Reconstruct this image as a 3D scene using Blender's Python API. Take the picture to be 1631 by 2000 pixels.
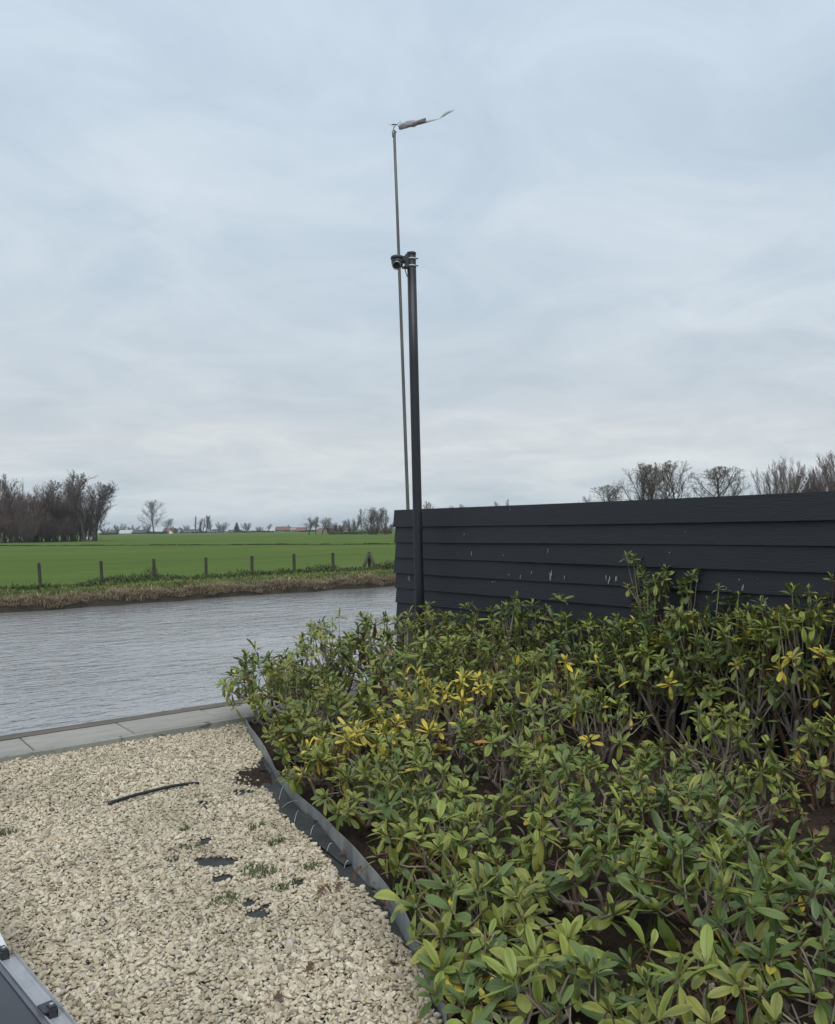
import bpy, math, random
import numpy as np
from mathutils import Vector, Matrix

# ------------------------------------------------------------------ clear
for _o in list(bpy.data.objects):
    bpy.data.objects.remove(_o, do_unlink=True)
scene = bpy.context.scene
col = scene.collection
rad = math.radians

# ------------------------------------------------------------------ camera
# world axes: x runs along the canal, y across it (towards the meadow), z up; metres
F_PX, CX, CY = 1600.0, 815.5, 1000.0          # focal length and centre in a 1631 x 2000 frame
CAM = np.array([0.0, 0.0, 1.6])
PITCH, ROLL = rad(1.07), rad(0.85)
_h = np.array([0.61, 0.7924, 0.0]); _h /= np.linalg.norm(_h)
_r0 = np.array([_h[1], -_h[0], 0.0])
_f = _h * math.cos(PITCH) + np.array([0, 0, math.sin(PITCH)])
_u0 = np.cross(_r0, _f)
_R = _r0 * math.cos(ROLL) - _u0 * math.sin(ROLL)
_U = _u0 * math.cos(ROLL) + _r0 * math.sin(ROLL)
cam_data = bpy.data.cameras.new('camera')
cam_data.sensor_fit = 'HORIZONTAL'
cam_data.sensor_width = 36.0
cam_data.lens = 36.0 * F_PX / 1631.0
cam_data.clip_start = 0.05
cam_data.clip_end = 12000.0
cam = bpy.data.objects.new('camera', cam_data)
col.objects.link(cam)
cam.matrix_world = Matrix(((_R[0], _U[0], -_f[0], CAM[0]), (_R[1], _U[1], -_f[1], CAM[1]),
                           (_R[2], _U[2], -_f[2], CAM[2]), (0, 0, 0, 1)))
scene.camera = cam


def ray(px, py):
    return _f + (px - CX) / F_PX * _R - (py - CY) / F_PX * _U


def ground(px, py, z=0.0):
    d = ray(px, py)
    return CAM + d * ((z - CAM[2]) / d[2])


def at_depth(px, py, depth):
    d = ray(px, py)
    return CAM + d * (depth / d.dot(_h))


def on_x(px, py, x):
    d = ray(px, py)
    return CAM + d * (x / d[0])


def horizon(px):
    a = (px - CX) / F_PX
    return CY + F_PX * (_f[2] + a * _R[2]) / _U[2]


def view(X, Y):
    """metres right of / ahead of the camera -> world x, y"""
    return np.array([_r0[0] * X + _h[0] * Y, _r0[1] * X + _h[1] * Y])


# ------------------------------------------------------------------ sky
SUN_EL, SUN_AZ = rad(58), rad(215)            # soft overcast sun, behind the camera
world = bpy.data.worlds.new('World')
scene.world = world
world.use_nodes = True
wt = world.node_tree
wt.nodes.clear()
W = wt.nodes.new
w_out = W('ShaderNodeOutputWorld'); w_bg = W('ShaderNodeBackground')
w_bg.inputs['Strength'].default_value = 0.1
sky = W('ShaderNodeTexSky'); sky.sky_type = 'NISHITA'; sky.sun_disc = False
sky.sun_elevation = SUN_EL; sky.sun_rotation = SUN_AZ; sky.air_density = 1.0; sky.dust_density = 3.0
tc = W('ShaderNodeTexCoord'); sep = W('ShaderNodeSeparateXYZ')
wt.links.new(tc.outputs['Generated'], sep.inputs[0])


def wmath(op, a, b=None, clamp=False):
    n = W('ShaderNodeMath'); n.operation = op; n.use_clamp = clamp
    for i, v in enumerate((a, b)):
        if v is None: continue
        if isinstance(v, (int, float)): n.inputs[i].default_value = v
        else: wt.links.new(v, n.inputs[i])
    return n.outputs[0]


zc = wmath('ADD', wmath('MAXIMUM', sep.outputs['Z'], 0.0), 0.13)
comb = W('ShaderNodeCombineXYZ')
wt.links.new(wmath('DIVIDE', sep.outputs['X'], zc), comb.inputs[0])
wt.links.new(wmath('DIVIDE', sep.outputs['Y'], zc), comb.inputs[1])


def wnoise(scale, detail, rough, dist=0.0):
    n = W('ShaderNodeTexNoise'); n.inputs['Scale'].default_value = scale
    n.inputs['Detail'].default_value = detail; n.inputs['Roughness'].default_value = rough
    n.inputs['Distortion'].default_value = dist
    wt.links.new(comb.outputs[0], n.inputs['Vector'])
    return n.outputs['Fac']


def wramp(fac, stops):
    n = W('ShaderNodeValToRGB'); cr = n.color_ramp
    while len(cr.elements) < len(stops): cr.elements.new(0.5)
    for e, (p, c) in zip(cr.elements, stops): e.position = p; e.color = (*c, 1)
    wt.links.new(fac, n.inputs[0])
    return n.outputs[0]


def wmix(fac, a, b, kind='MIX'):
    n = W('ShaderNodeMix'); n.data_type = 'RGBA'; n.blend_type = kind
    if isinstance(fac, (int, float)): n.inputs[0].default_value = fac
    else: wt.links.new(fac, n.inputs[0])
    wt.links.new(a, n.inputs[6]); wt.links.new(b, n.inputs[7])
    return n.outputs[2]


# the cloud deck: blue-grey overhead, paler towards the horizon
deck = wramp(sep.outputs['Z'], [(0.0, (4.45, 5.15, 5.6)), (0.06, (4.8, 5.3, 5.6)), (0.11, (5.05, 5.4, 5.65)),
                                (0.26, (4.55, 5.25, 5.85)), (0.6, (4.55, 5.4, 6.35))])
n_big = wnoise(0.55, 5, 0.55, 0.4)
n_mid = wnoise(2.0, 7, 0.62, 0.9)
soft = wmath('ADD', wmath('MULTIPLY', n_big, 0.62), wmath('MULTIPLY', n_mid, 0.38))
tone = wramp(soft, [(0.34, (0.83, 0.865, 0.895)), (0.48, (0.96, 0.965, 0.97)), (0.64, (1.16, 1.12, 1.085))])
clouds = wmix(1.0, deck, tone, 'MULTIPLY')
gap = wramp(soft, [(0.25, (0.88,) * 3), (0.55, (0.97,) * 3)])
final = wmix(gap, sky.outputs['Color'], clouds)
wt.links.new(final, w_bg.inputs['Color'])
wt.links.new(w_bg.outputs[0], w_out.inputs['Surface'])

# ------------------------------------------------------------------ sun
sun_data = bpy.data.lights.new('sun', 'SUN')
sun_data.energy = 1.5
sun_data.angle = rad(48)
sun_data.color = (1.0, 0.97, 0.92)
sun = bpy.data.objects.new('sun', sun_data)
col.objects.link(sun)
_sd = Vector((math.sin(SUN_AZ) * math.cos(SUN_EL), math.cos(SUN_AZ) * math.cos(SUN_EL), math.sin(SUN_EL)))
sun.rotation_euler = (-_sd).to_track_quat('-Z', 'Y').to_euler()
sun.location = (0, 0, 60)

# ------------------------------------------------------------------ exposure
scene.view_settings.view_transform = 'Standard'
scene.view_settings.look = 'None'
scene.view_settings.exposure = 0.42
scene.view_settings.gamma = 1.0
scene.view_settings.use_curve_mapping = False
scene.cycles.max_bounces = 6
scene.cycles.transparent_max_bounces = 6


# ------------------------------------------------------------------ mesh helpers
def xcross(a, b):
    return np.array((a[1] * b[2] - a[2] * b[1], a[2] * b[0] - a[0] * b[2], a[0] * b[1] - a[1] * b[0]))


def unit(a):
    return a / math.sqrt(a[0] * a[0] + a[1] * a[1] + a[2] * a[2] + 1e-18)


class MB:
    """collects quads and triangles, builds one mesh"""
    def __init__(self):
        self.v, self.q, self.t, self.n = [], [], [], 0
        self.uvq = []

    def add(self, v, q=None, t=None):
        v = np.asarray(v, float).reshape(-1, 3)
        if q is not None and len(q): self.q.append(np.asarray(q, int).reshape(-1, 4) + self.n)
        if t is not None and len(t): self.t.append(np.asarray(t, int).reshape(-1, 3) + self.n)
        self.v.append(v); self.n += len(v)
        return self

    def box(self, c, s, rot=None):
        x, y, z = np.asarray(s) / 2.0
        v = np.array([[-x, -y, -z], [x, -y, -z], [x, y, -z], [-x, y, -z], [-x, -y, z], [x, -y, z], [x, y, z], [-x, y, z]])
        if rot is not None: v = v @ np.asarray(rot).T
        return self.add(v + np.asarray(c), [[0, 3, 2, 1], [4, 5, 6, 7], [0, 1, 5, 4], [1, 2, 6, 5], [2, 3, 7, 6], [3, 0, 4, 7]])

    def tube(self, pts, radii, sides=6, cap=True):
        pts = np.asarray(pts, float); n = len(pts)
        radii = np.broadcast_to(np.asarray(radii, float), (n,))
        tang = np.gradient(pts, axis=0)
        tang /= np.linalg.norm(tang, axis=1)[:, None] + 1e-12
        ref = np.array([0.0, 0, 1]) if abs(tang[n // 2][2]) < 0.9 else np.array([1.0, 0.2, 0])
        a = np.cross(tang, ref); a /= np.linalg.norm(a, axis=1)[:, None] + 1e-12
        b = np.cross(tang, a)
        ang = np.arange(sides) * 2 * math.pi / sides
        ring = (np.cos(ang)[None, :, None] * a[:, None] + np.sin(ang)[None, :, None] * b[:, None]) * radii[:, None, None]
        v = (pts[:, None] + ring).reshape(-1, 3)
        i = np.arange(n - 1)[:, None] * sides; j = np.arange(sides)[None]
        k = (j + 1) % sides
        q = np.stack([i + j, i + sides + j, i + sides + k, i + k], -1).reshape(-1, 4)
        t = None
        if cap:
            v = np.vstack([v, pts[0], pts[-1]])
            m = n * sides; e = (n - 1) * sides
            jj = np.arange(sides); kk = (jj + 1) % sides
            t = np.vstack([np.stack([np.full(sides, m), jj, kk], -1), np.stack([np.full(sides, m + 1), e + kk, e + jj], -1)])
        return self.add(v, q, t)

    def tubes(self, P, R, sides):
        """many tubes at once: P (B, n, 3), R (B, n)"""
        P = np.asarray(P, float); R = np.asarray(R, float); B, n = R.shape
        T = np.gradient(P, axis=1); T /= np.linalg.norm(T, axis=2)[..., None] + 1e-12
        ref = np.where(np.abs(T[:, n // 2, 2:3]) < 0.9, np.array([[0.0, 0, 1]]), np.array([[1.0, 0.2, 0]]))[:, None]
        a = np.cross(T, ref); a /= np.linalg.norm(a, axis=2)[..., None] + 1e-12
        b = np.cross(T, a)
        ang = np.arange(sides) * 2 * math.pi / sides
        v = P[:, :, None] + (np.cos(ang)[:, None] * a[:, :, None] + np.sin(ang)[:, None] * b[:, :, None]) * R[:, :, None, None]
        i = np.arange(n - 1)[:, None] * sides; j = np.arange(sides)[None]; k = (j + 1) % sides
        q = np.stack([i + j, i + sides + j, i + sides + k, i + k], -1).reshape(-1, 4)
        q = (np.arange(B)[:, None, None] * (n * sides) + q[None]).reshape(-1, 4)
        return self.add(v.reshape(-1, 3), q)

    def lathe(self, prof, sides=24, centre=(0, 0, 0), rot=None):
        prof = np.asarray(prof, float); n = len(prof)
        ang = np.arange(sides) * 2 * math.pi / sides
        v = np.stack([prof[:, None, 0] * np.cos(ang), prof[:, None, 0] * np.sin(ang), np.repeat(prof[:, 1:2], sides, 1)], -1).reshape(-1, 3)
        if rot is not None: v = v @ np.asarray(rot).T
        i = np.arange(n - 1)[:, None] * sides; j = np.arange(sides)[None]; k = (j + 1) % sides
        q = np.stack([i + j, i + k, i + sides + k, i + sides + j], -1).reshape(-1, 4)
        return self.add(v + np.asarray(centre), q)

    def mesh(self, name, mat=None, smooth=False, uv=None):
        me = bpy.data.meshes.new(name)
        v = np.vstack(self.v)
        q = np.vstack(self.q) if self.q else np.zeros((0, 4), int)
        t = np.vstack(self.t) if self.t else np.zeros((0, 3), int)
        me.vertices.add(len(v)); me.vertices.foreach_set('co', v.astype(np.float32).ravel())
        loops = np.concatenate([q.ravel(), t.ravel()]).astype(np.int32)
        me.loops.add(len(loops)); me.loops.foreach_set('vertex_index', loops)
        starts = np.concatenate([np.arange(len(q)) * 4, len(q) * 4 + np.arange(len(t)) * 3]).astype(np.int32)
        me.polygons.add(len(starts)); me.polygons.foreach_set('loop_start', starts)
        if uv is not None:
            lay = me.uv_layers.new(name='UVMap')
            lay.data.foreach_set('uv', np.asarray(uv, np.float32)[loops].ravel())
        me.polygons.foreach_set('use_smooth', np.full(len(starts), bool(smooth)))
        me.update(calc_edges=True); me.validate()
        if mat is not None: me.materials.append(mat)
        return me

    def build(self, name, mat, parent=None, smooth=False, uv=None):
        return link(name, self.mesh(name, mat, smooth, uv), parent)


def link(name, me, parent=None, mw=None):
    o = bpy.data.objects.new(name, me)
    col.objects.link(o)
    if parent is not None: o.parent = parent
    if mw is not None: o.matrix_basis = mw
    return o


def thing(name, label, cat, loc=(0, 0, 0), rz=0.0, group=None):
    o = bpy.data.objects.new(name, None)
    o.empty_display_size = 0.1
    col.objects.link(o)
    o.location = loc; o.rotation_euler = (0, 0, rz)
    return tag(o, label, cat, group)


def tag(o, label, cat, group=None):
    o['label'] = label; o['category'] = cat
    if group: o['group'] = group
    return o


def structure(o):
    o['kind'] = 'structure'
    return o


def stuff(o, label=None, cat=None):
    o['kind'] = 'stuff'
    if label: o['label'] = label
    if cat: o['category'] = cat
    return o


def rotz(a):
    c, s = math.cos(a), math.sin(a)
    return np.array([[c, -s, 0], [s, c, 0], [0, 0, 1.0]])


def frame_from(x_axis, z_hint=(0, 0, 1)):
    x = np.asarray(x_axis, float); x = x / np.linalg.norm(x)
    y = np.cross(z_hint, x); y /= np.linalg.norm(y) + 1e-12
    z = np.cross(x, y)
    return np.stack([x, y, z], 1)


# ------------------------------------------------------------------ material helpers
class NT:
    def __init__(self, name):
        self.m = bpy.data.materials.new(name); self.m.use_nodes = True
        self.t = self.m.node_tree; self.t.nodes.clear()
        self.out = self.t.nodes.new('ShaderNodeOutputMaterial')
        self.b = self.t.nodes.new('ShaderNodeBsdfPrincipled')
        self.t.links.new(self.b.outputs[0], self.out.inputs[0])
        self.tcn = None

    def n(self, kind, **kw):
        x = self.t.nodes.new(kind)
        for k, v in kw.items(): setattr(x, k, v)
        return x

    def put(self, inp, v):
        if isinstance(v, (int, float)):
            inp.default_value = v
        elif isinstance(v, tuple):
            inp.default_value = (*v, 1.0) if len(v) == 3 and len(inp.default_value) == 4 else v
        else: self.t.links.new(v, inp)

    def coord(self, which='Object', scale=(1, 1, 1), rot=(0, 0, 0)):
        if self.tcn is None: self.tcn = self.n('ShaderNodeTexCoord')
        mp = self.n('ShaderNodeMapping'); mp.inputs['Scale'].default_value = scale; mp.inputs['Rotation'].default_value = rot
        self.t.links.new(self.tcn.outputs[which], mp.inputs[0])
        return mp.outputs[0]

    def noise(self, vec, scale, detail=3, rough=0.5, dist=0.0):
        x = self.n('ShaderNodeTexNoise'); self.t.links.new(vec, x.inputs['Vector'])
        for k, v in (('Scale', scale), ('Detail', detail), ('Roughness', rough), ('Distortion', dist)): x.inputs[k].default_value = v
        return x.outputs['Fac']

    def ramp(self, fac, stops, interp='LINEAR'):
        x = self.n('ShaderNodeValToRGB'); cr = x.color_ramp; cr.interpolation = interp
        while len(cr.elements) < len(stops): cr.elements.new(0.5)
        for e, (p, c) in zip(cr.elements, stops):
            e.position = p; e.color = (*((c,) * 3 if isinstance(c, (int, float)) else c), 1)
        self.t.links.new(fac, x.inputs[0])
        return x.outputs[0]

    def mix(self, fac, a, b, kind='MIX'):
        x = self.n('ShaderNodeMix', data_type='RGBA', blend_type=kind)
        self.put(x.inputs[0], fac); self.put(x.inputs[6], a); self.put(x.inputs[7], b)
        return x.outputs[2]

    def math(self, op, a, b=0.0, clamp=False):
        x = self.n('ShaderNodeMath', operation=op, use_clamp=clamp)
        self.put(x.inputs[0], a); self.put(x.inputs[1], b)
        return x.outputs[0]

    def bump(self, h, strength=0.5, dist=0.01, prev=None):
        x = self.n('ShaderNodeBump'); x.inputs['Strength'].default_value = strength; x.inputs['Distance'].default_value = dist
        self.t.links.new(h, x.inputs['Height'])
        if prev is not None: self.t.links.new(prev, x.inputs['Normal'])
        return x.outputs[0]

    def set(self, color=None, rough=None, normal=None, metal=None, spec=None, **kw):
        for key, v in (('Base Color', color), ('Roughness', rough), ('Normal', normal), ('Metallic', metal), ('Specular IOR Level', spec)):
            if v is not None: self.put(self.b.inputs[key], v)
        for k, v in kw.items(): self.put(self.b.inputs[k.replace('_', ' ')], v)
        return self.m


def simple(name, c, rough=0.6, var=0.15, scale=8.0, bump=0.0, metal=0.0, spec=0.5, coord='Object'):
    """one colour with soft blotches and optional fine relief"""
    m = NT(name); v = m.coord(coord)
    f = m.noise(v, scale, 5, 0.6)
    lo = tuple(x * (1 - var) for x in c); hi = tuple(min(1, x * (1 + var)) for x in c)
    nrm = m.bump(m.noise(v, scale * 6, 4, 0.6), 0.6, bump) if bump else None
    return m.set(m.ramp(f, [(0.3, lo), (0.7, hi)]), rough, nrm, metal, spec)

# ================================================================== materials
def m_grass_field():
    m = NT('meadow_grass'); v = m.coord('Object')
    a = m.noise(m.coord('Object', (1, 2.5, 1), (0, 0, -0.6)), 0.03, 6, 0.65); b = m.noise(m.coord('Object', (0.5, 1.6, 1), (0, 0, 0.5)), 0.5, 5, 0.65); c = m.noise(v, 9.0, 3, 0.7)
    c1 = m.ramp(a, [(0.3, (0.078, 0.122, 0.036)), (0.52, (0.104, 0.154, 0.045)), (0.72, (0.138, 0.178, 0.062))])
    c2 = m.mix(m.ramp(b, [(0.35, 0.0), (0.75, 0.45)]), c1, (0.058, 0.100, 0.024))
    c3 = m.mix(m.ramp(c, [(0.4, 0.0), (0.7, 0.5)]), c2, (0.118, 0.155, 0.046))
    return m.set(c3, 0.95, m.bump(c, 1.0, 0.06), spec=0.0)


def m_water():
    m = NT('canal_water')
    v1 = m.coord('Object', (1, 1, 1), (0, 0, 0.65))
    st = m.coord('Object', (1.0, 2.1, 1), (0, 0, 0.35))
    a = m.noise(st, 1.5, 2, 0.5, 0.5); b = m.noise(st, 4.6, 3, 0.55, 0.6); c = m.noise(v1, 13.0, 2, 0.5, 0.3)
    h = m.math('ADD', m.math('MULTIPLY', a, 1.0), m.math('ADD', m.math('MULTIPLY', b, 0.5), m.math('MULTIPLY', c, 0.13)))
    calm = m.ramp(m.noise(v1, 0.22, 3, 0.5), [(0.3, 0.35), (0.7, 1.15)])
    h = m.math('MULTIPLY', h, calm)
    m.b.inputs['IOR'].default_value = 1.7
    return m.set((0.25, 0.25, 0.245), 0.04, m.bump(h, 1.0, 0.05), spec=0.6)


def m_soil():
    m = NT('bed_soil'); v = m.coord('Object')
    a = m.noise(v, 5, 6, 0.65); b = m.noise(v, 45, 4, 0.7)
    c = m.ramp(a, [(0.3, (0.020, 0.014, 0.010)), (0.6, (0.045, 0.031, 0.022)), (0.75, (0.07, 0.048, 0.034))])
    c = m.mix(m.ramp(b, [(0.5, 0.0), (0.72, 0.7)]), c, (0.085, 0.055, 0.038))
    return m.set(c, 0.9, m.bump(m.math('ADD', a, b), 1.0, 0.03), spec=0.2)


def m_weed_cloth():
    m = NT('weed_cloth'); v = m.coord('Object')
    a = m.noise(v, 4, 4, 0.6); b = m.noise(v, 60, 3, 0.7)
    c = m.ramp(a, [(0.35, (0.028, 0.031, 0.031)), (0.7, (0.050, 0.054, 0.052))])
    c = m.mix(m.ramp(b, [(0.55, 0.0), (0.75, 0.35)]), c, (0.12, 0.11, 0.09))
    return m.set(c, 0.7, m.bump(m.noise(v, 14, 4, 0.5), 0.6, 0.012), spec=0.3)


def m_pebble():
    m = NT('pale_pebble')
    oi = m.n('ShaderNodeObjectInfo')
    c = m.ramp(oi.outputs['Random'], [(0.0, (0.24, 0.195, 0.13)), (0.10, (0.40, 0.34, 0.235)), (0.3, (0.56, 0.485, 0.345)),
                                      (0.55, (0.64, 0.57, 0.43)), (0.78, (0.74, 0.68, 0.54)), (0.88, (0.48, 0.39, 0.25)),
                                      (0.945, (0.52, 0.46, 0.40)), (0.97, (0.25, 0.20, 0.175)), (1.0, (0.13, 0.12, 0.115))])
    v = m.coord('Object')
    n = m.noise(v, 2.2, 4, 0.65)
    c = m.mix(m.ramp(n, [(0.35, 0.55), (0.62, 0.0)]), c, (0.27, 0.225, 0.16))
    geo = m.n('ShaderNodeNewGeometry')
    # large pale and mossy areas over the whole bed of pebbles
    big = m.n('ShaderNodeTexNoise'); big.inputs['Scale'].default_value = 1.6; big.inputs['Detail'].default_value = 4
    m.t.links.new(geo.outputs['Position'], big.inputs['Vector'])
    c = m.mix(m.ramp(big.outputs['Fac'], [(0.44, 0.0), (0.70, 0.55)]), c, (0.29, 0.255, 0.18))
    return m.set(c, 0.75, m.bump(n, 0.25, 0.01), spec=0.35)


def m_slab():
    m = NT('concrete_slab'); v = m.coord('Object'); w = m.coord('Object', (1.0, 4.0, 1), (0, 0, 0.1))
    oi = m.n('ShaderNodeObjectInfo')
    a = m.noise(w, 2.6, 6, 0.62, 0.5); b = m.noise(v, 40, 4, 0.7); d = m.noise(v, 0.9, 3, 0.5)
    c = m.ramp(a, [(0.3, (0.235, 0.225, 0.20)), (0.5, (0.305, 0.29, 0.26)), (0.72, (0.36, 0.34, 0.305))])
    c = m.mix(m.ramp(d, [(0.4, 0.0), (0.7, 0.5)]), c, (0.25, 0.25, 0.215))
    c = m.mix(m.ramp(oi.outputs['Random'], [(0, 0.0), (1, 0.22)]), c, (0.21, 0.205, 0.18))
    c = m.mix(m.ramp(b, [(0.62, 0.0), (0.75, 0.4)]), c, (0.17, 0.165, 0.14))
    return m.set(c, 0.8, m.bump(b, 0.4, 0.002), spec=0.3)


def m_kerb():
    m = NT('stained_kerb'); v = m.coord('Object'); s = m.coord('Object', (1, 1, 3))
    a = m.noise(v, 3.0, 5, 0.6); d = m.noise(s, 5.0, 6, 0.7, 0.4)
    c = m.ramp(a, [(0.3, (0.205, 0.21, 0.185)), (0.7, (0.285, 0.288, 0.255))])
    c = m.mix(m.ramp(d, [(0.56, 0.0), (0.62, 0.75)]), c, (0.045, 0.045, 0.035))
    return m.set(c, 0.8, m.bump(d, 0.4, 0.004), spec=0.3)


def m_old_wood(name, lo, hi, along=(1, 14, 14)):
    m = NT(name); v = m.coord('Object', along); u = m.coord('Object')
    a = m.noise(v, 1.6, 6, 0.65, 0.6); b = m.noise(u, 3.5, 4, 0.6)
    c = m.ramp(a, [(0.3, lo), (0.7, hi)])
    c = m.mix(m.ramp(b, [(0.5, 0.0), (0.75, 0.45)]), c, tuple(x * 0.55 for x in lo))
    return m.set(c, 0.85, m.bump(a, 0.7, 0.006), spec=0.25)


def m_plank():
    """black-stained sawn boards: grain lines along the board, knots, slight sheen"""
    m = NT('black_stained_plank')
    oi = m.n('ShaderNodeObjectInfo')
    off = m.n('ShaderNodeCombineXYZ'); m.put(off.inputs[1], m.math('MULTIPLY', oi.outputs['Random'], 37.0)); m.put(off.inputs[2], m.math('MULTIPLY', oi.outputs['Random'], 11.0))
    add = m.n('ShaderNodeVectorMath', operation='ADD'); m.put(add.inputs[0], m.coord('Object')); m.put(add.inputs[1], off.outputs[0])
    mp = m.n('ShaderNodeMapping'); mp.inputs['Scale'].default_value = (1, 0.55, 5.5); m.put(mp.inputs[0], add.outputs[0])
    base = m.noise(mp.outputs[0], 1.6, 2, 0.5, 0.9)
    rings = m.math('FRACT', m.math('MULTIPLY', base, 16.0))
    rings = m.ramp(rings, [(0.0, 0.2), (0.5, 1.0), (0.85, 0.75), (1.0, 0.2)])
    fine = m.n('ShaderNodeMapping'); fine.inputs['Scale'].default_value = (1, 3, 90); m.put(fine.inputs[0], add.outputs[0])
    fib = m.noise(fine.outputs[0], 2.0, 3, 0.6)
    blot = m.noise(add.outputs[0], 1.7, 5, 0.6)
    c = m.ramp(blot, [(0.3, (0.0085, 0.0105, 0.0150)), (0.7, (0.0145, 0.0175, 0.024))])
    c = m.mix(m.math('MULTIPLY', rings, 0.14), c, (0.027, 0.031, 0.038))
    c = m.mix(m.ramp(oi.outputs['Random'], [(0, 0.0), (1, 0.18)]), c, (0.022, 0.026, 0.034))
    h = m.math('ADD', m.math('MULTIPLY', rings, 0.5), fib)
    return m.set(c, m.ramp(blot, [(0.3, 0.5), (0.7, 0.68)]), m.bump(h, 0.55, 0.003), spec=0.45)


def m_zinc(name='zinc_strip', lo=(0.18, 0.193, 0.198), hi=(0.36, 0.378, 0.38), metal=0.35, rough=0.5):
    m = NT(name); v = m.coord('Object', (1, 1, 0.35)); a = m.noise(v, 7, 6, 0.65, 0.5); b = m.noise(m.coord('Object'), 55, 3, 0.6)
    c = m.ramp(a, [(0.3, lo), (0.7, hi)])
    c = m.mix(m.ramp(b, [(0.55, 0.0), (0.75, 0.4)]), c, tuple(x * 0.55 for x in lo))
    return m.set(c, m.ramp(a, [(0.3, rough - 0.08), (0.7, rough + 0.15)]), m.bump(b, 0.2, 0.001), metal=metal)


def m_blade(name, stops, rough=0.75, transl=0.15):
    m = NT(name); g = m.n('ShaderNodeNewGeometry')
    c = m.ramp(g.outputs['Random Per Island'], stops)
    v = m.coord('Object'); c = m.mix(m.ramp(m.noise(v, 0.8, 3, 0.6), [(0.35, 0.35), (0.65, 0.0)]), c, stops[0][1])
    m.set(c, rough, spec=0.2)
    tr = m.n('ShaderNodeBsdfTranslucent'); m.t.links.new(c, tr.inputs[0])
    mx = m.n('ShaderNodeMixShader'); mx.inputs[0].default_value = transl
    m.t.links.new(m.b.outputs[0], mx.inputs[1]); m.t.links.new(tr.outputs[0], mx.inputs[2]); m.t.links.new(mx.outputs[0], m.out.inputs[0])
    return m.m


MAT = {
    'field': m_grass_field(), 'water': m_water(), 'soil': m_soil(), 'cloth': m_weed_cloth(), 'pebble': m_pebble(),
    'slab': m_slab(), 'kerb': m_kerb(), 'plank': m_plank(), 'zinc': m_zinc(),
    'beam': m_old_wood('weathered_edge_timber', (0.085, 0.075, 0.06), (0.17, 0.15, 0.125), (1, 12, 12)),
    'post': m_old_wood('weathered_post', (0.030, 0.031, 0.024), (0.078, 0.078, 0.062), (12, 12, 1)),
    'bank': simple('bank_mud', (0.045, 0.037, 0.026), 0.9, 0.4, 3, 0.05),
    'reed': m_blade('dry_reed', [(0.0, (0.20, 0.15, 0.095)), (0.35, (0.40, 0.325, 0.21)), (0.7, (0.58, 0.495, 0.335)), (1.0, (0.30, 0.22, 0.165))]),
    'tuft': m_blade('bank_grass', [(0.0, (0.085, 0.115, 0.028)), (0.4, (0.135, 0.185, 0.044)), (0.75, (0.20, 0.235, 0.075)), (1.0, (0.42, 0.37, 0.19))]),
    'weed': m_blade('bank_weed', [(0.0, (0.045, 0.070, 0.022)), (0.5, (0.080, 0.115, 0.036)), (0.9, (0.15, 0.165, 0.07)), (1.0, (0.25, 0.22, 0.13))]),
    'sedge': m_blade('ditch_sedge', [(0.0, (0.030, 0.040, 0.014)), (0.6, (0.055, 0.065, 0.022)), (1.0, (0.11, 0.085, 0.04))]),
    'moss': m_blade('gravel_weed', [(0.0, (0.050, 0.075, 0.024)), (1.0, (0.12, 0.15, 0.055))]),
}

QUAY_Z, WATER_Z, FIELD_Z = 0.10, -0.45, -0.10
rng = np.random.default_rng(7)


def sheet(name, x0, x1, y0, y1, z, mat, nx=1, ny=1, fz=None):
    xs = np.linspace(x0, x1, nx + 1); ys = np.linspace(y0, y1, ny + 1)
    X, Y = np.meshgrid(xs, ys, indexing='ij')
    Z = np.full_like(X, z) if fz is None else fz(X, Y)
    v = np.stack([X, Y, Z], -1).reshape(-1, 3)
    i = np.arange(nx)[:, None] * (ny + 1) + np.arange(ny)[None]
    q = np.stack([i, i + ny + 1, i + ny + 2, i + 1], -1).reshape(-1, 4)
    return structure(MB().add(v, q).build(name, mat, smooth=fz is not None))


def wob(x, k=1.0, s=0.0):
    return np.sin(x * 1.3 * k + s) * 0.5 + np.sin(x * 3.1 * k + 1.7 + s) * 0.3 + np.sin(x * 7.3 * k + 0.4 + s) * 0.2


# ================================================================== the setting
sheet('meadow', -1800, 2200, 26.0, 2400, FIELD_Z, MAT['field'])
sheet('canal_water', -400, 1200, 6.64, 24.4, WATER_Z, MAT['water'])
sheet('canal_bed', -400, 1200, 6.5, 25, -1.6, MAT['bank'])


# far bank: mud lip, then a grassy shoulder
def bank_profile(s, x):
    """s 0..1 across the bank (water to meadow) -> y, z"""
    edge = 23.35 + 0.25 * wob(x, 0.55) + 0.12 * wob(x, 2.3, 2.0)
    ys = np.interp(s, [0, 0.12, 0.2, 0.4, 0.7, 1.0], [-0.3, 0.0, 0.12, 0.7, 1.8, 3.0])
    zs = np.interp(s, [0, 0.12, 0.2, 0.4, 0.7, 1.0], [-1.5, -0.47, -0.20, -0.10, -0.06, -0.12])
    return edge + ys, zs + 0.045 * wob(x, 1.7, 5.0) * (s > 0.13) * (s < 0.95)


def far_bank():
    xs = np.concatenate([np.linspace(-300, -10, 60), np.linspace(-9.5, 40, 240), np.linspace(42, 600, 90)])
    ss = np.array([0, 0.12, 0.16, 0.2, 0.3, 0.4, 0.55, 0.7, 0.85, 1.0])
    X, S = np.meshgrid(xs, ss, indexing='ij')
    Y, Z = bank_profile(S, X)
    v = np.stack([X, Y, Z], -1).reshape(-1, 3); ny = len(ss)
    i = np.arange(len(xs) - 1)[:, None] * ny + np.arange(ny - 1)[None]
    q = np.stack([i, i + ny, i + ny + 1, i + 1], -1).reshape(-1, 4)
    return structure(MB().add(v, q).build('far_bank', MAT['bank'], smooth=True))


far_bank()


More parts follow.
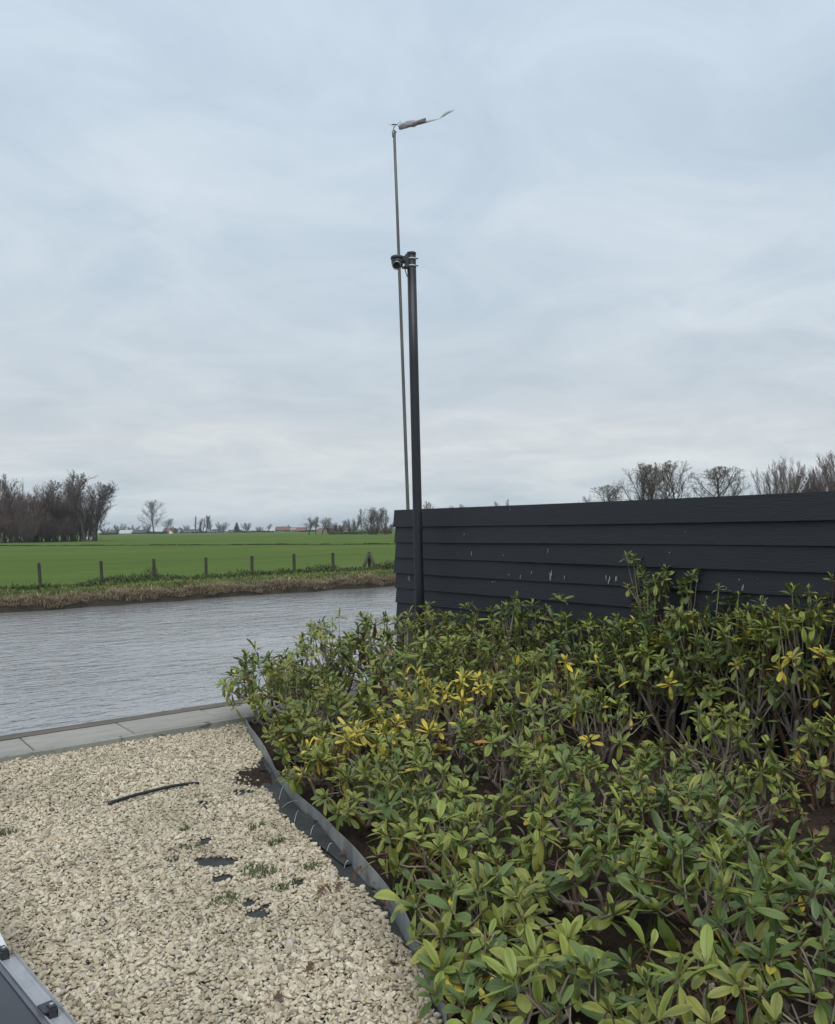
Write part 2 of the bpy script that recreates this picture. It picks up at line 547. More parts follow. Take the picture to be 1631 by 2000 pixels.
def blades(base, height, width, lean, yaw, curve):
    """a batch of narrow bent grass blades -> verts, quads, tris"""
    n = len(base)
    d = np.stack([np.cos(yaw), np.sin(yaw), np.zeros(n)], -1)
    side = np.stack([-np.sin(yaw), np.cos(yaw), np.zeros(n)], -1) * (width / 2)[:, None]
    up = np.array([0, 0, 1.0])
    mid = base + d * (lean * height * 0.45)[:, None] + up * (height * (0.62 - 0.1 * curve))[:, None]
    tip = base + d * (lean * height * (1.0 + curve))[:, None] + up * (height * (1.0 - 0.62 * curve))[:, None]
    v = np.stack([base - side, base + side, mid - side * 0.75, mid + side * 0.75, tip], 1).reshape(-1, 3)
    k = np.arange(n)[:, None] * 5
    return v, k + np.array([[0, 1, 3, 2]]), k + np.array([[2, 3, 4]])


def bank_growth():
    # dead straw hanging over the water's edge
    n = 19000
    x = rng.uniform(-3, 32, n); clump = 0.5 + 0.5 * wob(x, 1.9, 0.7)
    s = np.clip(rng.normal(0.225 + 0.03 * wob(x, 0.8), 0.06, n), 0.165 + 0.02 * wob(x, 2.3), 0.50)
    y, z = bank_profile(s, x)
    h = rng.uniform(0.10, 0.36, n) * (0.35 + 0.85 * clump)
    yaw = np.where(rng.random(n) < 0.62, rng.normal(-1.75, 0.75, n), rng.uniform(0, 6.28, n))
    v, q, t = blades(np.stack([x, y, z - 0.02], -1), h, rng.uniform(0.010, 0.024, n), rng.uniform(0.25, 1.1, n), yaw, rng.uniform(0.2, 1.2, n))
    stuff(MB().add(v, q, t).build('dry_reeds', MAT['reed']), 'dead straw-coloured reeds hanging over the far water edge', 'reeds')
    # short green grass on the shoulder
    n = 42000
    x = rng.uniform(-3, 32, n); s = rng.uniform(0.27, 1.0, n); y, z = bank_profile(s, x)
    y = y + rng.uniform(0, 2.2, n) * (s > 0.8); z = np.where(s > 0.8, FIELD_Z + 0.0, z)
    h = rng.uniform(0.03, 0.11, n) * (1.0 + 0.7 * wob(x + y, 1.3)) + 0.02
    v, q, t = blades(np.stack([x, y, z - 0.01], -1), h, rng.uniform(0.012, 0.026, n), rng.uniform(0.1, 1.1, n), rng.uniform(0, 6.28, n), rng.uniform(0, 0.9, n))
    stuff(MB().add(v, q, t).build('bank_grass', MAT['tuft']), 'short green grass on the far canal bank', 'grass')


bank_growth()


# the ditch across the meadow: a line of darker sedge
def ditch():
    a = ground(0, 1066.6, FIELD_Z); b = ground(760, 1063.2, FIELD_Z)
    d = (b - a) / np.linalg.norm(b - a); L = np.linalg.norm(b - a)
    n = 9000
    s = rng.uniform(-0.35, 1.5, n) * L; off = rng.normal(0, 0.35, n)
    p = a + d * s[:, None] + np.stack([-d[1] * off, d[0] * off, np.zeros(n)], -1)
    h = (0.10 + 0.07 * wob(s, 0.35) + 0.05 * wob(s, 1.6)).clip(0.05) * rng.uniform(0.7, 1.5, n)
    v, q, t = blades(p, h, rng.uniform(0.05, 0.11, n), rng.uniform(0.1, 0.9, n), rng.uniform(0, 6.28, n), rng.uniform(0, 0.7, n))
    stuff(MB().add(v, q, t).build('ditch_sedge', MAT['sedge']), 'line of dark sedge along a ditch across the meadow', 'sedge')


ditch()

# ------------------------------------------------------------------ near side: quay, garden ground
EDGE_PX = [(478, 1425), (500, 1462), (515, 1480), (541, 1527), (571, 1570), (620, 1614), (663, 1659), (703, 1708), (744, 1756), (790, 1830), (835, 1920), (870, 2010), (905, 2100)]
EDGE = np.array([ground(px, py)[:2] for px, py in EDGE_PX])


def resample(p, step):
    p = np.asarray(p, float)
    seg = np.linalg.norm(np.diff(p, axis=0), axis=1); s = np.concatenate([[0], np.cumsum(seg)])
    t = np.linspace(0, s[-1], max(2, int(s[-1] / step)))
    q = np.stack([np.interp(t, s, p[:, i]) for i in range(p.shape[1])], -1)
    for _ in range(4):
        q[1:-1] = 0.25 * q[:-2] + 0.5 * q[1:-1] + 0.25 * q[2:]
    return q


EDGE = resample(np.vstack([EDGE, EDGE[-1] + (EDGE[-1] - EDGE[-2]) * 2.0]), 0.06)
_et = np.gradient(EDGE, axis=0); _et /= np.linalg.norm(_et, axis=1)[:, None]
EDGE_N = np.stack([-_et[:, 1], _et[:, 0]], -1)          # one of the two sides; made to point at the bed below
if (EDGE_N[len(EDGE) // 2] @ (view(1.5, 4.5) - EDGE[len(EDGE) // 2])) < 0: EDGE_N = -EDGE_N


def bed_side(xy):
    """signed distance to the edging, positive inside the planting bed"""
    xy = np.atleast_2d(xy); out = np.empty(len(xy)); idx = np.empty(len(xy), int)
    for c in range(0, len(xy), 20000):
        d = xy[c:c + 20000, None] - EDGE[None]
        k = np.argmin((d ** 2).sum(-1), 1)
        out[c:c + 20000] = (d[np.arange(len(k)), k] * EDGE_N[k]).sum(-1); idx[c:c + 20000] = k
    return out, idx


sheet('garden_ground', -400, 600, -400, 6.6, -0.05, MAT['cloth'])


def gravel_z(x, y):
    return 0.045 * np.clip((y - 5.0) / 1.1, 0, 1) + 0.008 * wob(x * 2.1 + y * 1.3) + 0.006 * wob(y * 2.9 - x)


quay = structure(MB().box((100, 6.38, -0.55), (600, 0.5, 1.22)).build('quay', MAT['kerb']))
for i in range(-9, 16):
    x0 = 1.356 + 0.693 * i
    mb = MB()
    e = 0.006
    # slab with a small chamfer
    w, dpt, h = 0.693 - 0.008, 0.424, 0.045
    X, Y = w / 2, dpt / 2
    v = [[-X, -Y, 0], [X, -Y, 0], [X, Y, 0], [-X, Y, 0], [-X, -Y, h - e], [X, -Y, h - e], [X, Y, h - e], [-X, Y, h - e],
         [-X + e, -Y + e, h], [X - e, -Y + e, h], [X - e, Y - e, h], [-X + e, Y - e, h]]
    q = [[0, 1, 5, 4], [1, 2, 6, 5], [2, 3, 7, 6], [3, 0, 4, 7], [4, 5, 9, 8], [5, 6, 10, 9], [6, 7, 11, 10], [7, 4, 8, 11], [8, 9, 10, 11]]
    s = mb.add(v, q).build('paving_slab', MAT['slab'], quay)
    s.location = (x0 + 0.3465, 6.364, QUAY_Z - 0.045 + 0.0025 * math.sin(i * 2.3))
mb = MB()
for x0, x1 in [(-14, -3.05), (-3.04, 5.0), (5.01, 13)]:
    mb.box(((x0 + x1) / 2, 6.645, -0.12), (x1 - x0, 0.13, 0.45))
mb.build('edge_timber', MAT['beam'], quay)
MB().box((0.5, 6.118, -0.05), (26, 0.058, 0.292)).build('kerb', MAT['kerb'], quay)

# pebbles: one carpet of instanced stones over dark weed cloth
PATCH = [(420, 1683, 44, 10), (435, 1717, 25, 10), (400, 1645, 15, 9), (335, 1682, 16, 5), (487, 1765, 16, 9), (500, 1788, 27, 10), (583, 1725, 15, 8),
         (472, 1553, 20, 6), (420, 1605, 10, 4), (520, 1770, 8, 6), (395, 1573, 12, 4)]
SOIL_SPOT = ground(512, 1516)[:2]


def pebble_points():
    pts = []
    for layer, (step, zoff) in enumerate([(0.0150, 0.002), (0.0170, 0.008), (0.0215, 0.013)]):
        gx, gy = np.meshgrid(np.arange(-2.6, 4.6, step), np.arange(0.8, 6.09, step))
        p = np.stack([gx.ravel(), gy.ravel()], -1) + rng.uniform(-0.5, 0.5, (gx.size, 2)) * step
        X = p @ _r0[:2]; Y = p @ _h[:2]
        p = p[(Y > 2.05) & (Y < 8.2) & (X > -0.62 * Y - 0.25) & (X < 1.0)]
        d, k = bed_side(p)
        frac = k / len(EDGE)
        # a bare strip of cloth lies beside the middle of the edging
        strip = np.interp(frac, [0.0, 0.16, 0.24, 0.45, 0.62, 0.72, 0.8, 1.0], [-0.02, -0.02, 0.09, 0.11, 0.07, 0.02, 0.012, 0.010])
        strip = strip + 0.022 * wob(p[:, 0] * 9 + p[:, 1] * 5)
        keep = d < -np.maximum(strip, 0.008)
        for px, py, rx, ry in PATCH:
            c = ground(px, py)[:2]
            ax = np.linalg.norm(ground(px + rx, py)[:2] - c); ay = np.linalg.norm(ground(px, py + ry)[:2] - c)
            q = p - c
            a = (q @ _r0[:2]) / ax; b = (q @ _h[:2]) / ay
            r2 = a * a + b * b + 0.35 * wob(p[:, 0] * 14 + p[:, 1] * 9 + px)
            keep &= ~((r2 < 1.0) & (rng.random(len(p)) < 0.985))
        q = p - SOIL_SPOT
        r = np.hypot(q @ _r0[:2] / 0.17, q @ _h[:2] / 0.30) + 0.2 * wob(p[:, 0] * 11 - p[:, 1] * 7)
        keep &= ~((r < 1.0) & (rng.random(len(p)) < 0.93 - 0.55 * np.clip(r, 0, 1) ** 2))
        if layer == 2: keep &= rng.random(len(p)) < 0.45
        p = p[keep]
        pts.append(np.column_stack([p, gravel_z(p[:, 0], p[:, 1]) + zoff + rng.uniform(-0.003, 0.004, len(p))]))
    return np.vstack(pts)


def build_gravel():
    src = bpy.data.collections.new('pebble_shapes')
    import bmesh
    for k in range(10):
        r2 = np.random.default_rng(100 + k)
        bm = bmesh.new(); bmesh.ops.create_icosphere(bm, subdivisions=2, radius=1.0)
        ph = r2.uniform(0, 6.28, 6)
        for vv in bm.verts:
            c = vv.co
            s = 1 + 0.13 * math.sin(2.1 * c.x + ph[0]) + 0.12 * math.sin(2.4 * c.y + ph[1]) + 0.10 * math.sin(3.3 * c.z + 2 * c.x + ph[2])
            vv.co = Vector((c.x * s, c.y * s * r2.uniform(0.97, 1.03), c.z * s))
        ax = (1.0, r2.uniform(0.55, 0.80), r2.uniform(0.32, 0.50))
        for vv in bm.verts: vv.co = Vector((vv.co.x * ax[0], vv.co.y * ax[1], vv.co.z * ax[2]))
        me = bpy.data.meshes.new('pebble_shape'); bm.to_mesh(me); bm.free()
        me.polygons.foreach_set('use_smooth', np.ones(len(me.polygons), bool))
        me.materials.append(MAT['pebble'])
        src.objects.link(bpy.data.objects.new('pebble_shape', me))
    P = pebble_points(); n = len(P)
    me = bpy.data.meshes.new('gravel'); me.vertices.add(n); me.vertices.foreach_set('co', P.astype(np.float32).ravel())
    rot = np.stack([rng.normal(0, 0.46, n), rng.normal(0, 0.46, n), rng.uniform(0, 6.28, n)], -1)
    sc = rng.lognormal(math.log(0.0104), 0.32, n).clip(0.005, 0.026)
    a = me.attributes.new('rot', 'FLOAT_VECTOR', 'POINT'); a.data.foreach_set('vector', rot.astype(np.float32).ravel())
    a = me.attributes.new('scl', 'FLOAT', 'POINT'); a.data.foreach_set('value', sc.astype(np.float32))
    a = me.attributes.new('pick', 'INT', 'POINT'); a.data.foreach_set('value', rng.integers(0, 10, n).astype(np.int32))
    me.update()
    ob = link('gravel', me)
    ng = bpy.data.node_groups.new('gravel_scatter', 'GeometryNodeTree')
    ng.interface.new_socket('Geometry', in_out='INPUT', socket_type='NodeSocketGeometry')
    ng.interface.new_socket('Geometry', in_out='OUTPUT', socket_type='NodeSocketGeometry')
    N = ng.nodes.new; gi = N('NodeGroupInput'); go = N('NodeGroupOutput')
    ci = N('GeometryNodeCollectionInfo'); ci.inputs['Collection'].default_value = src
    ci.inputs['Separate Children'].default_value = True; ci.inputs['Reset Children'].default_value = True
    iop = N('GeometryNodeInstanceOnPoints'); iop.inputs['Pick Instance'].default_value = True

    def attr(name, ty):
        x = N('GeometryNodeInputNamedAttribute'); x.data_type = ty; x.inputs['Name'].default_value = name
        return x.outputs['Attribute']
    e2r = N('FunctionNodeEulerToRotation')
    L = ng.links.new
    L(gi.outputs[0], iop.inputs['Points']); L(ci.outputs[0], iop.inputs['Instance'])
    L(attr('pick', 'INT'), iop.inputs['Instance Index'])
    L(attr('rot', 'FLOAT_VECTOR'), e2r.inputs[0]); L(e2r.outputs[0], iop.inputs['Rotation'])
    L(attr('scl', 'FLOAT'), iop.inputs['Scale']); L(iop.outputs[0], go.inputs[0])
    md = ob.modifiers.new('scatter', 'NODES'); md.node_group = ng
    print('pebbles', n)
    return stuff(ob, 'cream and beige pebbles spread over the garden strip', 'gravel')


build_gravel()
# cloth the pebbles lie on, with the wavy height of the bed
sheet('weed_cloth', -3.0, 4.4, 0.5, 6.09, 0, MAT['cloth'], 90, 70, lambda X, Y: gravel_z(X, Y) - 0.002)


# planting bed: a slightly heaped sheet of dark soil right of the edging
def bed():
    xs = np.linspace(-0.4, 5.12, 120); ys = np.linspace(-2.0, 6.08, 170)
    X, Y = np.meshgrid(xs, ys, indexing='ij')
    d, _ = bed_side(np.stack([X.ravel(), Y.ravel()], -1)); d = d.reshape(X.shape)
    Z = -0.10 + 0.155 * np.clip((d + 0.03) / 0.06, 0, 1) + 0.05 * np.clip(d / 0.8, 0, 1) + 0.02 * wob(X * 3 + Y * 2) * np.clip(d * 3, 0, 1) + rng.normal(0, 0.006, X.shape)
    v = np.stack([X, Y, Z], -1).reshape(-1, 3); ny = len(ys)
    i = np.arange(len(xs) - 1)[:, None] * ny + np.arange(ny - 1)[None]
    q = np.stack([i, i + ny, i + ny + 1, i + 1], -1).reshape(-1, 4)
    return structure(MB().add(v, q).build('planting_bed', MAT['soil'], smooth=True))


bed()
# soil spilled over the edging onto the pebbles
ang = np.linspace(0, 2 * math.pi, 40, endpoint=False); vs, qs = [], []
for k, (f, hgt) in enumerate([(1.25, -0.006), (0.8, 0.006), (0.45, 0.013), (0.1, 0.014)]):
    rr = f * (1 + 0.14 * wob(ang * 2 + k))
    p = SOIL_SPOT + (np.cos(ang) * rr * 0.16)[:, None] * _r0[:2] + (np.sin(ang) * rr * 0.28)[:, None] * _h[:2]
    vs.append(np.column_stack([p, np.full(40, hgt + 0.012) + rng.normal(0, 0.0045, 40)]))
for k in range(3):
    j = np.arange(40); qs.append(np.stack([k * 40 + j, k * 40 + (j + 1) % 40, (k + 1) * 40 + (j + 1) % 40, (k + 1) * 40 + j], -1))
structure(MB().add(np.vstack(vs), np.vstack(qs)).build('spilled_soil', MAT['soil'], smooth=True))

# ================================================================== things near the camera
def dup(root, name=None):
    r = root.copy(); col.objects.link(r)
    for ch in list(root.children):
        c = ch.copy(); col.objects.link(c); c.parent = r
        for g in list(ch.children):
            d = g.copy(); col.objects.link(d); d.parent = c
    return r


M_black = simple('black_powder_coat', (0.012, 0.014, 0.018), 0.45, 0.2, 6, 0.0006)
M_dark_plastic = simple('dark_grey_plastic', (0.030, 0.033, 0.040), 0.5, 0.15, 12, 0.0005)
M_steel = simple('steel_band', (0.55, 0.55, 0.54), 0.35, 0.15, 20, 0, metal=0.9)
M_lens = simple('black_lens_glass', (0.006, 0.007, 0.010), 0.08, 0.1, 5)
M_galv = m_zinc('galvanised_pole', (0.085, 0.09, 0.08), (0.16, 0.16, 0.14), 0.35, 0.55)
M_white_drop = simple('chalky_white', (0.36, 0.37, 0.37), 0.85, 0.2, 30)

# ------------------------------------------------------------------ black board fence
FX = 5.15
fence = thing('board_fence', 'black overlapping board fence running from the garden to the canal', 'fence', (FX, 7.08, 0))
ROWS = [1.785, 1.615, 1.455, 1.290, 1.130, 0.970, 0.817, 0.655, 0.493, 0.331, 0.169]
SPLIT = [4.86, None, 4.90, 1.9, 3.0, 4.0, 2.6, 4.4, 3.3, 2.2, 3.9]
prng = random.Random(3)
for k, zt in enumerate(ROWS):
    zb = (ROWS[k + 1] if k + 1 < len(ROWS) else 0.01) - 0.012
    h = zt - zb; ends = [7.09 - 0.012 * (k % 3) - (0.03 if k == 6 else 0), -2.6]
    cuts = [ends[0]] + ([SPLIT[k]] if SPLIT[k] else []) + [ends[1]]
    for j in range(len(cuts) - 1):
        y1, y0 = cuts[j] - (0.0015 if j else 0), cuts[j + 1] + (0.0015 if j < len(cuts) - 2 else 0)
        n = max(2, int((y1 - y0) / 0.35)); ys = np.linspace(y0, y1, n + 1)
        # a board leaning out at its foot, gently bowed; thicker lower edge (feather-edge)
        bow = 0.003 * np.sin(ys * 1.7 + k * 2.1 + j); sag = 0.0025 * np.sin(ys * 1.1 + k * 3.7)
        step = 0.004 * j
        xt, xb, th = -0.004 - step, -0.024 - step, 0.011
        ring = lambda x, z: np.stack([np.full(n + 1, x) + bow, ys - 7.08, np.full(n + 1, z) + sag], -1)
        c = 0.003
        prof = [(xt, zt), (xb, zb + c), (xb + c, zb), (xb + th + 0.012, zb), (xt + th, zt)]
        rings = [ring(*p) for p in prof]; v = np.vstack(rings); m = n + 1; q = []
        for a in range(5):
            b = (a + 1) % 5; i = np.arange(n)
            q.append(np.stack([a * m + i, b * m + i, b * m + i + 1, a * m + i + 1], -1))
        mb = MB().add(v, np.vstack(q))
        cap0 = [a * m for a in range(5)]; cap1 = [a * m + n for a in range(5)]
        mb.t.append(np.array([[cap0[0], cap0[2], cap0[1]], [cap0[0], cap0[3], cap0[2]], [cap0[0], cap0[4], cap0[3]],
                              [cap1[0], cap1[1], cap1[2]], [cap1[0], cap1[2], cap1[3]], [cap1[0], cap1[3], cap1[4]]]))
        mb.build('plank', MAT['plank'], fence)
for y in (6.98, 5.2, 3.4, 1.6, -0.2, -2.0):
    MB().box((0.075, y - 7.08, 0.62), (0.09, 0.09, 2.3)).build('post', MAT['plank'], fence)
# chalky bird droppings down the boards
for px, py, w, h, cnt in [(797, 1128, 6, 14, 4), (905, 1045, 2, 6, 1), (920, 1078, 2, 12, 1), (982, 1084, 2, 3, 1), (993, 1123, 3, 3, 2), (1017, 1126, 3, 10, 2), (1037, 1119, 4, 5, 2),
                          (1069, 1079, 3, 11, 2), (1074, 1122, 5, 18, 3), (1101, 1130, 2, 10, 1), (1147, 1139, 2, 3, 1), (1186, 1134, 8, 16, 4), (1205, 1131, 8, 14, 3), (960, 1136, 14, 4, 4), (994, 996, 2, 7, 1), (1306, 1082, 2, 7, 1),
                          (1337, 1038, 2, 2, 1), (1418, 1150, 2, 8, 1), (1450, 1145, 3, 14, 2), (1440, 1132, 8, 3, 2), (1480, 1130, 4, 1.5, 1)]:
    mb = MB(); c0 = on_x(px, py, FX - 0.03); k = next((i for i in range(len(ROWS) - 1) if ROWS[i + 1] < c0[2]), 10)
    zt, zb = ROWS[k], ROWS[k + 1] - 0.012
    sc = 8.0 / 1600 * 0.9
    for i in range(cnt):
        y = c0[1] - 7.08 + prng.uniform(-w, w) * sc * 0.6; z = c0[2] + prng.uniform(-0.3, 0.3) * h * sc; L = h * sc * prng.uniform(0.3, 0.85); ww = prng.uniform(0.0009, 0.0021)
        z1 = min(z + L / 2, zt - 0.01); z0 = max(z - L / 2, zb + 0.012)
        X = lambda zz: -0.004 + (-0.024 + 0.004) * (zt - zz) / (zt - zb) - 0.0065
        zz = np.linspace(z1, z0, 5); wd = np.array([0.6, 1.5, 1.0, 0.6, 0.2]) * ww; yy = y + 0.002 * np.sin(zz * 90)
        f = np.array([[X(a) - 0.0015, b - c, a] for a, b, c in zip(zz, yy, wd)] + [[X(a) - 0.0015, b + c, a] for a, b, c in zip(zz, yy, wd)]
                     + [[X(a) + 0.004, b, a] for a, b, c in zip(zz, yy, wd)])
        i4 = np.arange(4)
        mb.add(f, np.vstack([np.stack([i4, i4 + 1, i4 + 6, i4 + 5], -1), np.stack([i4 + 5, i4 + 6, i4 + 11, i4 + 10], -1), np.stack([i4 + 10, i4 + 11, i4 + 1, i4], -1)]))
    mb.build('bird_dropping', M_white_drop, fence)

# ------------------------------------------------------------------ camera mast
top = on_x(803.5, 496, 4.93); low = on_x(819.5, 1180, 4.93)
foot = low + (low - top) * (low[2] - 0.0) / (top[2] - low[2])
mast = thing('camera_mast', 'tall black tubular mast standing in front of the black fence', 'mast', foot)
A = top - foot
ax = A / np.linalg.norm(A)
mr = 0.0455
MB().tube([[0, 0, -0.1], A * 0.25, A * 0.5, A * 0.75, A], [mr * 1.02, mr * 1.01, mr, mr * 0.99, mr * 0.98], 28).build('pole', M_black, mast, smooth=True)
MB().tube([A * 0.9985, A + ax * 0.012], mr * 1.04, 28).build('end_cap', M_dark_plastic, mast)

# the turret camera clamped to it
cc = on_x(776, 507, 4.80)
camt = thing('security_camera', 'dark turret security camera strapped near the top of the black mast', 'camera', cc)
RV = np.array(_r0); HV = np.array(_h); ZV = np.array([0, 0, 1.0])
hood = MB().lathe([(0.0, 0.036), (0.048, 0.035), (0.062, 0.029), (0.067, 0.018), (0.066, 0.004), (0.060, -0.002), (0.0, -0.003)], 32)
hood.build('sun_hood', M_dark_plastic, camt, smooth=True)
MB().lathe([(0.0, 0.002), (0.059, 0.0), (0.060, -0.020), (0.057, -0.045), (0.049, -0.066), (0.036, -0.082), (0.018, -0.091), (0.0, -0.093)], 32).build('housing', M_dark_plastic, camt, smooth=True)
look = -HV * 0.86 - RV * 0.10 - ZV * 0.50; look /= np.linalg.norm(look)
fr = frame_from(np.cross(look, ZV)); fr = np.stack([fr[:, 0], np.cross(look, fr[:, 0]), look], 1)
eye = MB().lathe([(0.052, 0.0), (0.050, 0.026), (0.042, 0.036), (0.034, 0.036)], 32, (0, 0, 0), None)
lc = np.array([0, 0, -0.045])
eyeball = MB(); eyeball.lathe([(0.0, -0.01), (0.046, 0.0), (0.048, 0.022), (0.044, 0.034), (0.040, 0.036)], 32, lc + look * 0.022, fr)
eyeo = eyeball.build('eyeball', M_dark_plastic, camt, smooth=True)
MB().lathe([(0.038, 0.034), (0.041, 0.0365), (0.0375, 0.038), (0.036, 0.0345)], 32, lc + look * 0.022, fr).build('trim_ring', M_steel, eyeo, smooth=True)
MB().lathe([(0.0375, 0.0345), (0.020, 0.0355), (0.0, 0.0357)], 32, lc + look * 0.022, fr).build('lens', M_lens, eyeo, smooth=True)
pole_at = foot + A * ((cc[2] - foot[2]) / A[2])
toP = pole_at - cc; toP[2] = 0; dP = np.linalg.norm(toP); toP /= dP; sd = np.cross(ZV, toP)
# arm: a wedge from the hood to the mast
w0, w1 = 0.050, 0.034
V = []
for t, hw, zt, zb in [(0.02, w0, 0.032, 0.002), (dP * 0.55, w1, 0.024, -0.03), (dP - mr + 0.004, 0.030, 0.026, -0.055)]:
    for s, z in [(-1, zt), (1, zt), (1, zb), (-1, zb)]: V.append(toP * t + sd * hw * s + ZV * z)
Q = [[0, 1, 2, 3], [8, 11, 10, 9]] + [[a * 4 + i, (a + 1) * 4 + i, (a + 1) * 4 + (i + 1) % 4, a * 4 + (i + 1) % 4] for a in range(2) for i in range(4)]
MB().add(V, Q).build('arm', M_dark_plastic, camt)
MB().box(toP * (dP - mr - 0.006) + ZV * -0.015, (0.03, 0.07, 0.13), np.stack([toP, sd, ZV], 1)).build('mast_bracket', M_dark_plastic, camt)
MB().box(toP * (dP - 0.075) + ZV * -0.072 + sd * 0.012, (0.04, 0.03, 0.02), np.stack([toP, sd, ZV], 1)).build('cable_gland', M_dark_plastic, camt)
MB().tube([toP * (dP - 0.07) + ZV * -0.08, toP * (dP - 0.055) + ZV * -0.14 - HV * 0.01, toP * (dP - mr) + ZV * -0.17 - HV * 0.02], 0.005, 8).build('cable', M_dark_plastic, camt, smooth=True)
for dz in (0.014, -0.058):
    pc = pole_at - cc + A / A[2] * dz
    band = MB().lathe([(mr * 0.99, -0.006), (mr * 1.06, -0.006), (mr * 1.06, 0.006), (mr * 0.99, 0.006)], 32, pc)
    b = band.build('clamp_band', M_steel, camt, smooth=False)
    MB().tube([pc + RV * (mr * 1.0) - HV * 0.01, pc + RV * (mr * 1.0 + 0.022) - HV * 0.01], 0.006, 8).build('clamp_screw', M_dark_plastic, b)

# ------------------------------------------------------------------ windsock pole
WX = 5.42
wtop = on_x(769.5, 262, WX); wlow = on_x(797.5, 995, WX)
wfoot = wlow + (wlow - wtop) * (wlow[2] + 1.0) / (wtop[2] - wlow[2])
wp = thing('windsock_pole', 'thin grey metal pole rising behind the black fence, windsock at its top', 'pole', wfoot)
A2 = wtop - wfoot; ts = np.linspace(0, 1, 9)
MB().tube([A2 * t + np.array([0, 0.006 * math.sin(t * 5), 0]) for t in ts], np.interp(ts, [0, 1], [0.0215, 0.0155]), 14).build('pole', M_galv, wp, smooth=True)
MB().tube([A2 + ZV * -0.03, A2 + ZV * 0.012], 0.021, 14).build('top_collar', M_galv, wp)
dw = wtop @ _h
PXM = dw / F_PX                                  # metres for one photo pixel at the pole


def wv(dx, dy, dz=0.0):
    """offset in photo pixels right / down from the pole top -> metres"""
    return A2 + RV * dx * PXM - ZV * dy * PXM + HV * dz


hook = np.array([wv(-2, -1), wv(-4, -5, .01), wv(0, -10, .02), (wv(5, -5, .01)), wv(3, -2), wv(-1, -8, -.01), wv(0, -14, 0), wv(4, -19, .01), wv(0, -22, .02), wv(-5, -20, .01), wv(-3, -17, -.01), wv(2, -18, -.02), wv(6, -19, 0)])
hook = np.stack([np.interp(np.linspace(0, 12, 60), np.arange(13), hook[:, i]) for i in range(3)], -1)
for _ in range(3): hook[1:-1] = (hook[:-2] + 2 * hook[1:-1] + hook[2:]) / 4
MB().tube(hook, 0.0048, 8).build('wire_hook', M_dark_plastic, wp, smooth=True)
MB().tube([wv(-11, -19.5), wv(4, -19.2)], 0.0022, 6).build('needle', M_steel, wp)


def m_sock():
    m = NT('striped_sock_cloth'); uv = m.n('ShaderNodeUVMap'); s = m.n('ShaderNodeSeparateXYZ'); m.t.links.new(uv.outputs[0], s.inputs[0])
    w = m.math('FRACT', m.math('MULTIPLY', s.outputs[0], 26.0))
    stripe = m.ramp(w, [(0.0, (0.20, 0.175, 0.18)), (0.45, (0.20, 0.175, 0.18)), (0.55, (0.46, 0.45, 0.46)), (1.0, (0.46, 0.45, 0.46))])
    side = m.ramp(s.outputs[0], [(0.0, 0.0), (0.30, 0.0), (0.36, 0.8), (0.68, 0.8), (0.72, 0.0)])
    c = m.mix(side, (0.36, 0.345, 0.35), stripe)
    c = m.mix(m.ramp(s.outputs[0], [(0.7, 0.0), (0.74, 1.0)]), c, (0.23, 0.19, 0.185))
    m.set(c, 0.85, spec=0.2)
    return m.m


M_sock = m_sock()
M_ribbon = simple('faded_ribbon', (0.36, 0.39, 0.36), 0.85, 0.15, 20)
hook_end = wtop + (wv(6, -18.5) - A2)
sock = thing('windsock', 'faded striped windsock streaming right with one long pale ribbon', 'windsock', hook_end)


def sv(dx, dy, dz=0.0):
    return RV * dx * PXM - ZV * dy * PXM + HV * dz


n = 40; t = np.linspace(0, 1, n)
cx = np.interp(t, [0, 0.1, 0.45, 0.7, 1], [4, 9, 27, 38, 57]); cy = np.interp(t, [0, 0.1, 0.45, 0.7, 1], [4, 3, -1.5, -3, -8.0])
rr = np.interp(t, [0, 0.08, 0.3, 0.6, 0.7, 0.74, 1], [4.6, 5.8, 6.4, 6.3, 5.2, 4.3, 4.8]) * (1 + 0.06 * np.sin(t * 80) * ((t > 0.35) & (t < 0.72)))
ang = np.linspace(0, 2 * math.pi, 21); vs, uvs = [], []
for i in range(n):
    for a in ang:
        k = 1 + 0.10 * math.sin(3 * a + 9 * t[i]) + 0.05 * math.sin(5 * a - 14 * t[i])
        vs.append(sv(cx[i] + math.sin(a) * 0.8, cy[i] + rr[i] * k * math.cos(a), rr[i] * k * math.sin(a) * PXM * 0.8)); uvs.append((t[i], a / 6.2832))
i, j = np.meshgrid(np.arange(n - 1), np.arange(20), indexing='ij'); i = i.ravel(); j = j.ravel()
MB().add(vs, np.stack([i * 21 + j, i * 21 + j + 1, (i + 1) * 21 + j + 1, (i + 1) * 21 + j], -1)).build('sleeve', M_sock, sock, smooth=True, uv=uvs)
MB().tube([sv(0, 0), sv(3, -3), sv(7, -6.5), sv(9, -3)], 0.004, 8).build('bridle', M_ribbon, sock, smooth=True)
MB().tube([sv(0, 0), sv(3, 3), sv(6, 8)], 0.003, 6).build('bridle', M_ribbon, sock, smooth=True)
tt = np.linspace(0, 1, 40)
rx = np.interp(tt, [0, 0.2, 0.42, 0.55, 0.72, 0.88, 0.95, 1], [56, 70, 84, 91, 102, 113, 117, 117.5]); ry = np.interp(tt, [0, 0.2, 0.42, 0.55, 0.72, 0.88, 0.95, 1], [-5, -8, -11, -17, -24, -27, -31, -37])
for _ in range(3):
    rx[1:-1] = (rx[:-2] + 2 * rx[1:-1] + rx[2:]) / 4; ry[1:-1] = (ry[:-2] + 2 * ry[1:-1] + ry[2:]) / 4
